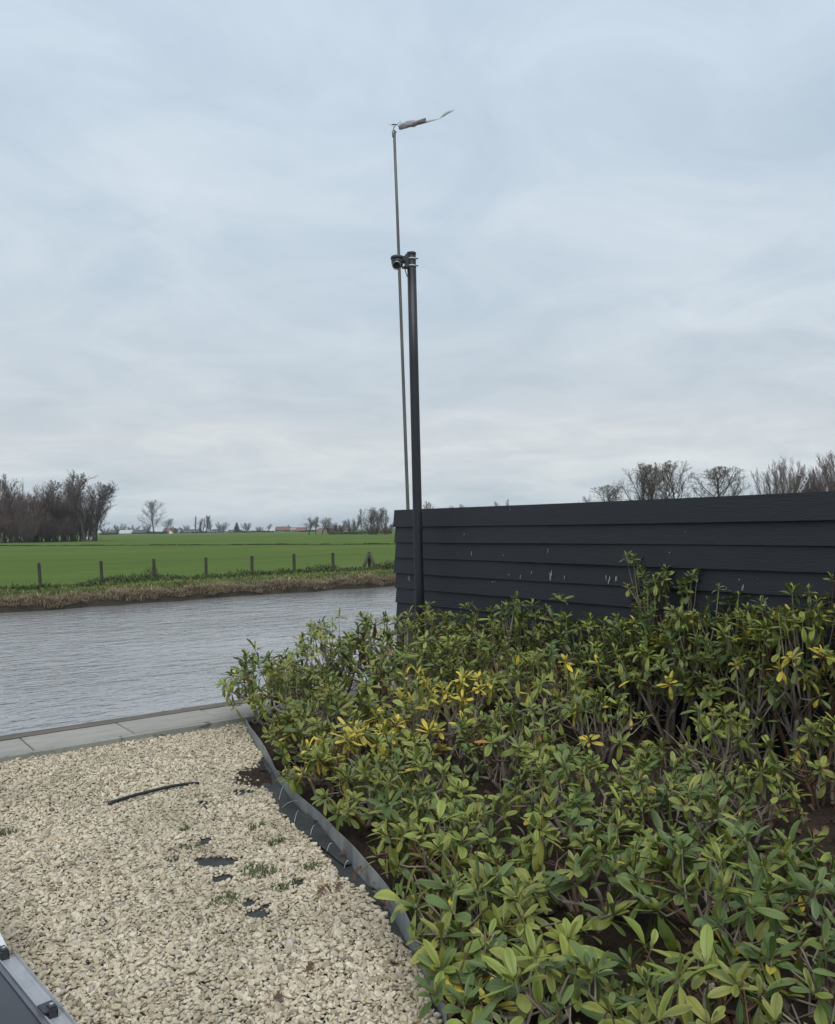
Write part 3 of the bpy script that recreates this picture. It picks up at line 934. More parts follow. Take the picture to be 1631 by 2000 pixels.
hw = np.interp(tt, [0, 0.2, 0.42, 0.6, 0.75, 0.85, 1], [3.2, 2.6, 1.9, 3.2, 3.3, 1.9, 0.9]); tw = np.interp(tt, [0, 0.4, 0.6, 0.8, 1], [0.2, 0.9, 0.1, 0.5, 1.4])
up_ = [sv(rx[i], ry[i] - hw[i] * math.cos(tw[i]), hw[i] * math.sin(tw[i]) * PXM) for i in range(40)]; dn_ = [sv(rx[i], ry[i] + hw[i] * math.cos(tw[i]), -hw[i] * math.sin(tw[i]) * PXM) for i in range(40)]
up_, dn_ = np.array(up_), np.array(dn_); bk = HV * 0.003
i = np.arange(39)
MB().add(np.vstack([up_, dn_, up_ + bk, dn_ + bk]), np.vstack([np.stack([i, i + 1, i + 41, i + 40], -1), np.stack([i + 120, i + 121, i + 81, i + 80], -1),
         np.stack([i + 80, i + 81, i + 1, i], -1), np.stack([i + 40, i + 41, i + 121, i + 120], -1)])).build('ribbon', M_ribbon, sock, smooth=True)

# ------------------------------------------------------------------ stake and strap sticking up behind the fence
SX = 5.62
s0, s1 = on_x(1546, 985, SX), on_x(1562.5, 928.5, SX)
stake = thing('wooden_stake', 'mossy round wooden stake leaning up behind the black fence', 'stake', (s0[0], s0[1], 0.0))
o_ = np.array([s0[0], s0[1], 0.0]); d_ = s1 - s0
MB().tube([s0 - d_ * 9.0 * 0.0 - o_ + np.array([0, 0, -1.72]), s0 - o_, s1 - o_], [0.014, 0.013, 0.0125], 14).build('shaft', m_old_wood('mossy_stake', (0.030, 0.034, 0.026), (0.09, 0.095, 0.075), (12, 12, 1)), stake, smooth=True)
MB().tube([s1 - o_, s1 - o_ + d_ / np.linalg.norm(d_) * 0.002], 0.0105, 14).build('cut_end', simple('pale_cut_wood', (0.5, 0.47, 0.40), 0.8), stake)
a0, a1 = on_x(1556, 968, SX + 0.03), on_x(1577, 931, SX + 0.03)
strap = thing('metal_strap', 'pale slotted metal strap beside the wooden stake behind the fence', 'strap', (a0[0], a0[1], 0.0))
o_ = np.array([a0[0], a0[1], 0.0]); u_ = (a1 - a0); Ls = np.linalg.norm(u_); u_ /= Ls; s_ = np.cross(u_, np.array([1.0, 0, 0])); s_ /= np.linalg.norm(s_)
Rm = np.stack([u_, s_, np.cross(u_, s_)], 1); mid = (a0 + a1) / 2 - o_
M_pale = simple('pale_metal', (0.78, 0.82, 0.81), 0.45, 0.2, 30, 0, metal=0.2)
for off, w in ((-0.011, 0.005), (0.009, 0.007)):
    MB().box(mid + s_ * off, (Ls, w, 0.004), Rm).build('side_bar', M_pale, strap)
for f in (-0.48, -0.2, 0.12, 0.30, 0.49):
    MB().box(mid + u_ * Ls * f + np.cross(u_, s_) * 0.001, (0.010 if f > -0.3 else 0.03, 0.024, 0.005), Rm).build('cross_bar', M_pale, strap)
MB().tube([mid - u_ * Ls * 0.5, np.array([0, 0, -0.02])], 0.006, 8).build('stem', M_dark_plastic, strap)

# ------------------------------------------------------------------ zinc edging along the bed
edging = structure(bpy.data.objects.new('bed_edging', None)); del edging['kind']
col.objects.link(edging); tag(edging, 'curved zinc edging strip between the pebbles and the shrub bed', 'edging')
nE = len(EDGE); se = np.arange(nE) * 0.06
hz = 0.088 + 0.006 * wob(se * 2.2); leanv = 0.012 * wob(se * 1.5 + 1)
th = 0.002
ri = lambda off, z: np.column_stack([EDGE + EDGE_N * (off[:, None] if hasattr(off, '__len__') else off), z if hasattr(z, '__len__') else np.full(nE, z)])
R4 = [ri(-th, -0.04), ri(-th + leanv, hz), ri(th + leanv, hz), ri(th, -0.04)]
lipz = [ri(th + leanv + 0.010, hz - 0.002)]
i = np.arange(nE - 1); q = [np.stack([a * nE + i, a * nE + i + 1, b * nE + i + 1, b * nE + i], -1) for a, b in ((0, 1), (1, 2), (2, 3), (3, 0))]
MB().add(np.vstack(R4), np.vstack(q)).build('strip', MAT['zinc'], edging, smooth=False)
ft = ri(-th - 0.02 - 0.004 * wob(se * 6), 0.012 + 0.010 * wob(se * 3) ** 2)
# the rucked cloth folded up against the strip
cl = [ri(-0.13 + 0.01 * wob(se * 4), 0.006 + 0 * se), ri(-0.085 + 0.01 * wob(se * 5), 0.014 + 0.010 * np.abs(wob(se * 5))), ri(-0.05, 0.012 + 0.010 * np.abs(wob(se * 6 + 2))), ri(-0.012, 0.028 + 0.012 * wob(se * 4 + 1))]
a0_, a1_ = int(nE * 0.14), int(nE * 0.60)
_nar = np.interp(np.arange(nE) / nE, [0.14, 0.24, 0.45, 0.60], [0.25, 1.0, 1.0, 0.2])
cl = [np.column_stack([EDGE + (c[:, :2] - EDGE) * _nar[:, None], 0.004 + (c[:, 2] - 0.004) * np.clip(_nar, 0.05, 1) ** 1.5]) for c in cl]
cl = [c[a0_:a1_] for c in cl]; m_ = a1_ - a0_; i = np.arange(m_ - 1)
MB().add(np.vstack(cl), np.vstack([np.stack([a * m_ + i, a * m_ + i + 1, (a + 1) * m_ + i + 1, (a + 1) * m_ + i], -1) for a in range(3)])).build('cloth_flap', MAT['cloth'], edging, smooth=True)
M_wire = simple('thin_wire', (0.45, 0.44, 0.42), 0.45, 0.2, 30, 0, metal=0.4)
for px, py, ex, ey in [(556, 1533, 545, 1562), (588, 1565, 550, 1578), (584, 1583, 575, 1606), (616, 1612, 606, 1632), (650, 1648, 638, 1664), (682, 1683, 672, 1697)]:
    p = ground(px, py, 0.05); e = ground(ex, ey, 0.02); mid = (p + e) / 2 + np.array([0, 0, 0.035])
    tq = np.linspace(0, 1, 10)[:, None]
    c = p * (1 - tq) ** 2 + 2 * mid * tq * (1 - tq) + e * tq ** 2
    MB().tube(c, 0.0017, 6).build('wire', M_wire, edging, smooth=True)

# ------------------------------------------------------------------ hose lying on the pebbles
hp = np.array([ground(px, py, 0.035) for px, py in [(216, 1564), (240, 1558), (275, 1549), (310, 1541), (345, 1534), (372, 1529), (388, 1526)]])
hp = np.stack([np.interp(np.linspace(0, 6, 40), np.arange(7), hp[:, k]) for k in range(3)], -1)
for _ in range(4): hp[1:-1] = (hp[:-2] + 2 * hp[1:-1] + hp[2:]) / 4
hp[:, 2] = gravel_z(hp[:, 0], hp[:, 1]) + 0.028 + 0.006 * np.sin(np.linspace(0, 3.1, 40)) - 0.012 * np.linspace(0, 1, 40) ** 3
hc = hp[0].copy()
hose = thing('drip_hose', 'short black drip hose lying half buried in the pebbles', 'hose', hc)
MB().tube(hp - hc, 0.0095, 12).build('tube', M_black, hose, smooth=True)
MB().tube([hp[0] - hc - (hp[1] - hp[0]) * 1.2, hp[1] - hc], 0.0105, 12).build('end_sleeve', M_dark_plastic, hose, smooth=True)

# ------------------------------------------------------------------ solar panels on their rail
M_alu = m_zinc('anodised_rail', (0.33, 0.335, 0.35), (0.43, 0.435, 0.45), 0.4, 0.45)
M_glass = NT('panel_glass'); _v = M_glass.coord('Object')
M_glass = M_glass.set(M_glass.ramp(M_glass.noise(_v, 3, 4, 0.6), [(0.3, (0.020, 0.021, 0.028)), (0.7, (0.035, 0.036, 0.044))]), 0.30, None, 0.0, 0.5)
ZR = 0.20
r0, r1 = ground(21, 1867, ZR), ground(127, 1992, ZR)
dirR = (r1 - r0); dirR[2] = 0; dirR /= np.linalg.norm(dirR)
left = np.array([dirR[1], -dirR[0], 0.0])
if left @ RV > 0: left = -left
BR = np.stack([dirR, left, ZV], 1)              # columns: along the rail, towards the panel, up
rail = thing('mounting_rail', 'aluminium mounting rail with dark plastic clamps beside the solar panel', 'rail', r0)


def rl(a, l, z): return dirR * a + left * l + ZV * z


LR = 1.35
# tray profile extruded along the rail: outer lip, flat, rise to the panel
prof = [(-0.012, 0.012), (-0.009, 0.013), (-0.006, 0.003), (0.0, 0.0), (0.040, 0.004), (0.043, 0.018), (0.046, 0.018), (0.046, -0.018), (-0.012, -0.020)]
v = [rl(a, l, z) for a in (0.0, LR) for l, z in prof]; m_ = len(prof)
q = [[k, (k + 1) % m_, m_ + (k + 1) % m_, m_ + k] for k in range(m_)]
MB().add(v, q).build('tray', M_alu, rail)
for off in (0.25, 1.1):
    MB().box(rl(off, 0.02, -0.11), (0.06, 0.05, 0.18), BR).build('support', M_alu, rail)


def clamp(a):
    mb = MB()
    mb.box(rl(a, 0.030, 0.026), (0.052, 0.040, 0.006), BR)          # top plate over the panel edge
    mb.box(rl(a + 0.022, 0.022, 0.012), (0.006, 0.026, 0.028), BR)
    mb.box(rl(a - 0.022, 0.022, 0.012), (0.006, 0.026, 0.028), BR)
    mb.box(rl(a, 0.012, 0.015), (0.05, 0.005, 0.012), BR)
    mb.box(rl(a + 0.008, 0.022, 0.0315), (0.026, 0.020, 0.005), BR)
    return mb


for a in (-0.005, np.linalg.norm((ground(101, 1982, ZR) - r0)[:2])):
    c = clamp(a).build('clamp', M_dark_plastic, rail)
    MB().tube([rl(a + 0.008, 0.022, 0.033), rl(a + 0.008, 0.022, 0.0375)], 0.006, 10).build('screw', M_steel, c)
pan = thing('solar_panel', 'dark solar panel cut off by the lower left corner, beside the pebbles', 'solar panel', r0)
tl = math.tan(rad(6))
pf = lambda a, l, z=0.0: rl(a, l, 0.012 + (l - 0.047) * tl + z)


def slab(f, a0, a1, l0, l1, z0, z1):
    v = [f(a, l, z) for z in (z0, z1) for a, l in ((a0, l0), (a1, l0), (a1, l1), (a0, l1))]
    return v, [[0, 3, 2, 1], [4, 5, 6, 7], [0, 1, 5, 4], [1, 2, 6, 5], [2, 3, 7, 6], [3, 0, 4, 7]]


v, q = slab(pf, 0.012, 1.30, 0.062, 1.05, -0.026, -0.004); MB().add(v, q).build('glass', M_glass, pan)
M_pframe = m_zinc('panel_frame', (0.13, 0.135, 0.16), (0.20, 0.205, 0.23), 0.5, 0.45)
for (a0, a1, l0, l1) in [(0.0, 1.312, 0.048, 0.0618), (0.0, 1.312, 1.0502, 1.064), (0.0, 0.0118, 0.0622, 1.0498), (1.3002, 1.312, 0.0622, 1.0498)]:
    v, q = slab(pf, a0, a1, l0, l1, -0.034, 0.0); MB().add(v, q).build('frame', M_pframe, pan)
M_bright = m_zinc('bright_panel_frame', (0.60, 0.62, 0.62), (0.74, 0.75, 0.75), 0.2, 0.4)
# the next panel in the row, tilted up the other way
e0 = ground(16, 1853, ZR + 0.02)
pan2 = thing('solar_panel', 'bright-framed solar panel tilted away, only its corner showing at the left edge', 'solar panel', e0)
back = -dirR * math.cos(rad(14)) + ZV * math.sin(rad(14))
pb = lambda a, l, z=0.0: back * a + left * l + np.cross(left, back) * z * (1 if np.cross(left, back)[2] > 0 else -1)
v, q = slab(pb, 0.014, 1.0, 0.016, 1.6, -0.026, -0.004); MB().add(v, q).build('glass', simple('sky_painted_panel_glass', (0.42, 0.44, 0.46), 0.15, 0.1, 4), pan2)  # glass painted pale to stand in for the sky it reflects
for (a0, a1, l0, l1) in [(0.0, 1.014, 0.0, 0.0158), (0.0, 1.014, 1.6002, 1.616), (0.0, 0.0138, 0.0162, 1.5998), (1.0002, 1.014, 0.0162, 1.5998)]:
    v, q = slab(pb, a0, a1, l0, l1, -0.034, 0.0); MB().add(v, q).build('frame', M_bright, pan2)
MB().box(left * 0.8 + ZV * -0.12 - dirR * 0.5, (0.9, 0.05, 0.2), BR).build('support', M_alu, pan2)

# ------------------------------------------------------------------ little weeds between the pebbles
for k, (px, py, s) in enumerate([(395, 1553, 1.0), (360, 1617, 0.6), (372, 1650, 0.9), (490, 1696, 0.9), (516, 1703, 1.2), (437, 1755, 1.1), (541, 1642, 0.8), (500, 1612, 0.9), (8, 1625, 1.0), (282, 1483, 0.8), (221, 1864, 0.9), (555, 1728, 1.1), (362, 1478, 0.7), (604, 1690, 0.8)]):
    c = ground(px, py, 0.02); nb = int(60 * s); r2 = np.random.default_rng(500 + k)
    if k == 10: nb = 12
    rr_ = 0.042 * s * np.sqrt(r2.random(nb)); th_ = r2.uniform(0, 6.28, nb)
    b = np.stack([np.cos(th_) * rr_ * 1.5, np.sin(th_) * rr_, np.full(nb, -0.012)], -1)
    hgt = r2.uniform(0.006, 0.022, nb) * (1.8 if k == 10 else 1)
    v, q, t = blades(b, hgt + 0.012, r2.uniform(0.003, 0.007, nb), r2.uniform(0.2, 1.4, nb), r2.uniform(0, 6.28, nb), r2.uniform(0, 0.9, nb))
    o = MB().add(v, q, t).build('gravel_weed', MAT['moss']); o.location = c
    lab = ['low green weed right of the black drip hose', 'sparse green weed halfway between the hose and the bare cloth patch', 'green weed just left of the upper bare cloth patch',
           'green weed right of the largest bare cloth patch', 'larger green weed right of the largest bare cloth patch, nearest the edging', 'green weed below the bare patches, left of the lowest one',
           'weed near the edging, level with the upper bare patch', 'weed above the bare patches, toward the edging', 'weed at the left border of the pebbles, halfway up',
           'weed near the far kerb, left of the others there', 'thin spiky grass sprig alone on the near pebbles', 'weed close to the edging beside a small bare patch', 'weed near the far kerb, right of the others there', 'weed by the edging where the wires stick out'][k]
    tag(o, lab, 'weed', 'weeds between the pebbles')

# ------------------------------------------------------------------ fallen brown leaves
M_dead = m_blade('dead_brown_leaf', [(0.0, (0.050, 0.028, 0.019)), (0.5, (0.105, 0.060, 0.040)), (1.0, (0.20, 0.125, 0.080))], 0.7, 0.1)


def oak_leaf(seed, L):
    r2 = np.random.default_rng(seed); n = 13; t = np.linspace(0, 1, n)
    w = 0.30 * np.sin(math.pi * t ** 0.8) * (0.7 + 0.45 * np.cos(t * 26)) + 0.015
    z = 0.18 * np.sin(t * 2.6 + r2.uniform(0, 3)) + 0.05
    lf = np.stack([t - 0.5, w, z + w * r2.uniform(0.2, 0.9)], -1); md = np.stack([t - 0.5, 0 * t, z], -1); rt = np.stack([t - 0.5, -w, z + w * r2.uniform(0.1, 0.9)], -1)
    i = np.arange(n - 1)
    return np.vstack([lf, md, rt]) * L, np.vstack([np.stack([i, i + n, i + n + 1, i + 1], -1), np.stack([i + n, i + 2 * n, i + 2 * n + 1, i + n + 1], -1)])


DL = [(706, 1690), (714, 1700), (722, 1712), (735, 1728), (745, 1742), (752, 1755), (766, 1768), (775, 1780), (640, 1738), (660, 1732), (690, 1712), (626, 1742), (612, 1590), (620, 1606), (672, 1665), (545, 1950), (25, 1482), (18, 1490), (605, 1890), (770, 1880), (748, 1768), (759, 1774), (700, 1700), (728, 1735)]
for k, (px, py) in enumerate(DL):
    c = ground(px, py, 0.03); r2 = np.random.default_rng(900 + k)
    v, q = oak_leaf(900 + k, r2.uniform(0.035, 0.065))
    o = MB().add(v, q).build('dead_leaf', M_dead, smooth=True); o.location = c
    o.rotation_euler = (r2.uniform(-0.6, 0.6), r2.uniform(-0.6, 0.6), r2.uniform(0, 6.28))
    if k in (16, 17): tag(o, 'dark red dead leaf lying against the concrete kerb at the left', 'leaf', 'dead leaves by the kerb')
    elif k == 15: tag(o, 'single dead leaf alone on the near pebbles', 'leaf')
    elif k in (18, 19): tag(o, 'brown dead leaf on the near pebbles close to the shrubs', 'leaf', 'dead leaves near the shrubs')
    elif k in (8, 9, 11): tag(o, 'dark brown dead leaf on the pebbles left of the zinc edging', 'leaf', 'dead leaves on the pebbles')
    else: tag(o, 'curled brown dead leaf caught along the zinc edging', 'leaf', 'dead leaves caught along the edging')

# litter, fallen twigs on the soil
mb = MB(); nl = 0
for k in range(2600):
    p = view(rng.uniform(-1.4, 3.2), rng.uniform(1.9, 7.4)); d = bed_side(p)[0][0]
    if d < 0.06 or p[0] > 5.05 or p[1] > 6.0: continue
    v, q = oak_leaf(2000 + k, rng.uniform(0.016, 0.07))
    ra = rng.uniform(-0.7, 0.7, 2); R_ = rotz(rng.uniform(0, 6.28)) @ np.array(Matrix.Rotation(ra[0], 3, 'X')) @ np.array(Matrix.Rotation(ra[1], 3, 'Y'))
    mb.add(v @ R_.T + np.array([p[0], p[1], 0.062 + 0.05 * min(d / 0.8, 1) + 0.008]), q)
stuff(mb.build('leaf_litter', M_dead, smooth=True), 'brown leaf litter on the dark soil under the shrubs', 'leaf litter')

# ------------------------------------------------------------------ wire fence along the meadow
POSTS = [(76, 1100, 80, 1146), (197, 1096, 200, 1143), (300, 1092, 304, 1131), (402, 1089, 403, 1126), (492, 1086, 492, 1121), (574, 1082, 575, 1117), (650, 1080, 651, 1113), (721, 1078, 722, 1110)]
wf = thing('wire_fence', 'grey wooden post and wire fence along the far canal bank', 'fence', (0, 28.3, FIELD_Z))
tops = []
for k, (tx, ty, bx, by) in enumerate(POSTS):
    p = ground(bx, by, FIELD_Z); dep = p @ _h; tp = at_depth(tx, ty, dep)
    o_ = np.array([0, 28.3, FIELD_Z]); r_ = 3.1 / 1600 * dep
    a, b = p - o_ + np.array([0, 0, -0.3]), tp - o_
    MB().tube([a, (a + b) / 2, b, b + np.array([0, 0, 0.006])], [r_ * 1.05, r_, r_ * 0.95, r_ * 0.7], 10).build('post', MAT['post'], wf, smooth=False)
    tops.append((p - o_, b))
for sx, ex in ((706, 1112), (738, 1112)):
    g = ground(sx, ex, FIELD_Z) - np.array([0, 28.3, FIELD_Z]); b = tops[-1][1] * 0.92 + tops[-1][0] * 0.08
    MB().tube([g + np.array([0, 0, -0.15]), b], 0.07, 10).build('brace', MAT['post'], wf, smooth=True)
for f in (0.30, 0.62, 0.9):
    pts = [a + (b - a) * f for a, b in tops]; pts = [pts[0] * 2 - pts[1]] + pts
    fine = []
    for a, b in zip(pts[:-1], pts[1:]):
        for t in np.linspace(0, 1, 6)[:-1]: fine.append(a * (1 - t) + b * t - np.array([0, 0, 0.05 * t * (1 - t)]))
    fine.append(pts[-1])
    MB().tube(fine, 0.0035, 5).build('wire', M_galv, wf)

# weeds crowding the feet of the posts
mb = MB()
r2 = np.random.default_rng(77)
cl_ = [(60, 1150, 0.8, 0.22), (95, 1148, 0.5, 0.28), (20, 1150, 0.6, 0.2), (215, 1138, 1.0, 0.36), (235, 1135, 0.8, 0.32), (185, 1142, 0.7, 0.26), (265, 1132, 0.8, 0.3), (292, 1128, 0.5, 0.55), (320, 1130, 0.9, 0.25), (350, 1130, 0.9, 0.2),
       (480, 1122, 1.0, 0.3), (505, 1122, 0.8, 0.26), (450, 1126, 0.8, 0.22), (540, 1120, 0.9, 0.22), (560, 1118, 0.8, 0.28), (600, 1116, 0.9, 0.28), (625, 1113, 0.9, 0.4), (640, 1112, 0.7, 0.3), (670, 1114, 0.9, 0.22), (752, 1110, 0.9, 0.4), (768, 1108, 1.2, 0.5), (692, 1112, 0.7, 0.2), (400, 1127, 0.6, 0.25), (130, 1146, 0.8, 0.12), (420, 1128, 0.8, 0.16)]
for px, py, rx, hh in cl_:
    c = ground(px, py + 2, FIELD_Z); nn = int(420 * rx * (hh / 0.3) ** 0.5)
    a = r2.uniform(0, 6.28, nn); rr_ = rx * np.sqrt(r2.random(nn)); b = c + np.stack([np.cos(a) * rr_, np.sin(a) * rr_ * 0.6, r2.random(nn) ** 1.3 * hh * 0.7 * (1 - (rr_ / rx) ** 2) - 0.02], -1)
    v, q, t = blades(b, r2.uniform(0.03, 0.14, nn) * (1 + hh), r2.uniform(0.014, 0.045, nn), r2.uniform(0.2, 1.6, nn), r2.uniform(0, 6.28, nn), r2.uniform(0, 1.0, nn))
    mb.add(v, q, t)
    ns = int(10 * rx); b = c + np.stack([r2.normal(0, rx * 0.6, ns), r2.normal(0, rx * 0.4, ns), np.zeros(ns)], -1)
    v, q, t = blades(b, r2.uniform(0.2, 0.5, ns) * (0.6 + hh), np.full(ns, 0.008), r2.uniform(0, 0.3, ns), r2.uniform(0, 6.28, ns), r2.uniform(0, 0.3, ns))
    mb.add(v, q, t)
stuff(mb.build('bank_weeds', MAT['weed']), 'dark tangled weeds around the feet of the meadow fence posts', 'weeds')

# ================================================================== rhododendrons
def m_leaf(name, stops, margin, marg_amt, rough=0.31, transl=0.14):
    m = NT(name)
    oi = m.n('ShaderNodeObjectInfo'); g = m.n('ShaderNodeNewGeometry')
    rnd = m.math('FRACT', m.math('ADD', oi.outputs['Random'], m.math('MULTIPLY', g.outputs['Random Per Island'], 7.31)))
    c = m.ramp(rnd, [(p, tuple(min(1.0, x * k) for x, k in zip(q, (1.2, 1.17, 1.05)))) for p, q in stops])
    uv = m.n('ShaderNodeUVMap'); s = m.n('ShaderNodeSeparateXYZ'); m.t.links.new(uv.outputs[0], s.inputs[0])
    across = m.math('ABSOLUTE', m.math('SUBTRACT', m.math('MULTIPLY', s.outputs[1], 2.0), 1.0))
    rnd2 = m.math('FRACT', m.math('MULTIPLY', rnd, 13.7))
    # yellowed margin, some leaves more than others
    c = m.mix(m.math('MULTIPLY', m.ramp(across, [(0.35, 0.0), (1.0, 1.0)]), m.math('MULTIPLY', rnd2, marg_amt)), c, margin)
    n = m.noise(m.coord('Object'), 60.0, 4, 0.6)
    c = m.mix(m.ramp(n, [(0.5, 0.0), (0.75, 0.45)]), c, margin)
    # brown specks
    sp = m.noise(m.coord('Object'), 140.0, 2, 0.5)
    c = m.mix(m.math('MULTIPLY', m.ramp(sp, [(0.68, 0.0), (0.72, 0.8)]), m.ramp(rnd2, [(0.3, 0.0), (0.6, 1.0)])), c, (0.09, 0.055, 0.025))
    # scorched tips on a few
    tip = m.math('MULTIPLY', m.ramp(s.outputs[0], [(0.72, 0.0), (0.95, 1.0)]), m.ramp(rnd2, [(0.90, 0.0), (0.93, 0.8)]))
    c = m.mix(tip, c, (0.16, 0.085, 0.03))
    # pale midrib and side veins
    vein = m.math('FRACT', m.math('ADD', m.math('MULTIPLY', s.outputs[0], 9.0), m.math('MULTIPLY', across, -2.2)))
    vein = m.ramp(vein, [(0.0, 1.0), (0.12, 0.0), (0.88, 0.0), (1.0, 1.0)])
    c = m.mix(m.ramp(across, [(0.03, 0.62), (0.09, 0.0)]), c, (0.24, 0.27, 0.12))
    h = m.math('SUBTRACT', m.math('MULTIPLY', n, 0.4), m.math('ADD', m.math('MULTIPLY', vein, 0.6), m.ramp(across, [(0.0, 1.0), (0.12, 0.0)])))
    m.set(c, m.ramp(n, [(0.3, rough - 0.06), (0.7, rough + 0.14)]), m.bump(h, 0.7, 0.0022), spec=0.5)
    tr = m.n('ShaderNodeBsdfTranslucent'); m.t.links.new(c, tr.inputs[0])
    mx = m.n('ShaderNodeMixShader'); mx.inputs[0].default_value = transl
    m.t.links.new(m.b.outputs[0], mx.inputs[1]); m.t.links.new(tr.outputs[0], mx.inputs[2]); m.t.links.new(mx.outputs[0], m.out.inputs[0])
    return m.m


LEAF_M = [
    m_leaf('leaf_dark_green', [(0.0, (0.044, 0.080, 0.024)), (0.5, (0.070, 0.118, 0.032)), (0.85, (0.104, 0.154, 0.042)), (1.0, (0.062, 0.112, 0.048))], (0.24, 0.275, 0.06), 0.55),
    m_leaf('leaf_olive', [(0.0, (0.104, 0.128, 0.026)), (0.5, (0.158, 0.182, 0.036)), (1.0, (0.215, 0.228, 0.050))], (0.36, 0.34, 0.085), 0.7),
    m_leaf('leaf_light_green', [(0.0, (0.112, 0.165, 0.032)), (0.6, (0.168, 0.225, 0.044)), (1.0, (0.225, 0.270, 0.058))], (0.42, 0.42, 0.09), 0.7),
    m_leaf('leaf_yellow', [(0.0, (0.33, 0.31, 0.05)), (0.5, (0.50, 0.42, 0.06)), (1.0, (0.63, 0.49, 0.065))], (0.52, 0.38, 0.07), 0.8),
    m_leaf('leaf_orange_brown', [(0.0, (0.38, 0.18, 0.03)), (0.6, (0.26, 0.115, 0.035)), (1.0, (0.19, 0.085, 0.03))], (0.14, 0.06, 0.02), 0.9),
]
M_stem = m_old_wood('shrub_bark', (0.12, 0.096, 0.070), (0.36, 0.315, 0.25), (9, 9, 2))
M_stem_red = m_old_wood('young_red_stem', (0.095, 0.050, 0.032), (0.19, 0.115, 0.075), (9, 9, 2))
M_bud = simple('leaf_bud', (0.20, 0.19, 0.075), 0.6, 0.2, 40)


def leaf_shape(W, fold, curl, twist, wave):
    t = np.array([0.0, 0.10, 0.22, 0.42, 0.62, 0.80, 0.92, 1.0])
    w = np.array([0.018, 0.020, 0.50, 0.86, 1.0, 0.88, 0.55, 0.05]) * W / 2
    w[:2] = 0.016
    z = -curl * t ** 2 + 0.04 * np.sin(t * 5 + wave)
    x = t * (1 - 0.25 * curl * t)
    rows, uv = [], []
    for i in range(8):
        a = twist * t[i]
        for s in (-1, 0, 1):
            y = s * w[i]; zz = z[i] + abs(s) * w[i] * fold + (0.012 * math.sin(9 * t[i] + s + wave) if s else 0)
            rows.append((x[i], y * math.cos(a), zz + y * math.sin(a))); uv.append((t[i], 0.5 + 0.5 * s))
    q = []
    for i in range(7):
        for s in (0, 1): q.append((i * 3 + s, (i + 1) * 3 + s, (i + 1) * 3 + s + 1, i * 3 + s + 1))
    q = [(a, b, c, d) for a, b, c, d in q]
    return np.array(rows), np.array(q)[:, ::-1], np.array(uv)


SHAPES = [leaf_shape(0.29, 0.30, 0.12, 0.1, 0), leaf_shape(0.33, 0.15, 0.28, -0.15, 1.3), leaf_shape(0.25, 0.50, 0.08, 0.2, 2.1), leaf_shape(0.32, -0.12, 0.42, 0.0, 3.0),
          leaf_shape(0.35, 0.25, 0.18, -0.35, 4.1), leaf_shape(0.23, 0.60, -0.12, 0.1, 5.0)]
LEAF_MESH = {}
for si, (v, q, uv) in enumerate(SHAPES):
    for mi, mt in enumerate(LEAF_M):
        LEAF_MESH[si, mi] = MB().add(v, q).mesh('leaf', mt, True, uv)


def whorl(p, ax, L, rs, pal, n=None, droop=0.25):
    """leaves round one shoot tip: list of (shape, material, 3x3, origin)"""
    out = []
    n = n or rs.integers(8, 14)
    ax = ax / np.linalg.norm(ax)
    ref = np.array([1.0, 0, 0]) if abs(ax[0]) < 0.8 else np.array([0, 1.0, 0])
    e1 = xcross(ax, ref); e1 /= np.linalg.norm(e1); e2 = xcross(ax, e1)
    az = rs.uniform(0, 6.28); mi_main = rs.choice(5, p=pal)
    for i in range(n):
        f = i / (n - 1)
        az += 2.4 + rs.normal(0, 0.25)
        el = rad(np.interp(f, [0, 0.35, 1.0], [66, 38, 6])) + rs.normal(0, 0.16)
        if rs.random() < droop * f * 1.4: el -= rs.uniform(0.5, 1.3)
        radial = e1 * math.cos(az) + e2 * math.sin(az)
        d = radial * math.cos(el) + ax * math.sin(el)
        nrm = ax * math.cos(el) - radial * math.sin(el)
        if el < -0.2: d = d + np.array([0, 0, -0.35]); d /= np.linalg.norm(d)
        y = xcross(nrm, d); y /= np.linalg.norm(y); nrm = xcross(d, y)
        ro = rs.normal(0, 0.22); y, nrm = y * math.cos(ro) + nrm * math.sin(ro), nrm * math.cos(ro) - y * math.sin(ro)
        ll = L * np.interp(f, [0, 0.3, 1], [0.5, 0.9, 1.05]) * rs.uniform(0.66, 1.25)
        mi = mi_main if rs.random() < 0.72 else rs.choice(5, p=pal)
        if f > 0.75 and rs.random() < 0.025: mi = 3 if rs.random() < 0.7 else 4
        si = 3 if el < -0.35 and rs.random() < 0.6 else rs.integers(0, 6)
        out.append((int(si), int(mi), np.stack([d, y, nrm], 1) * ll, p - ax * 0.025 * f))
    return out


G, O, Yl, MX = [0.62, 0.16, 0.21, 0.01, 0.0], [0.26, 0.50, 0.22, 0.02, 0.0], [0.14, 0.26, 0.26, 0.32, 0.02], [0.36, 0.34, 0.29, 0.01, 0.0]
Y2 = [0.30, 0.30, 0.24, 0.16, 0.0]
TREE_LIMIT = 300


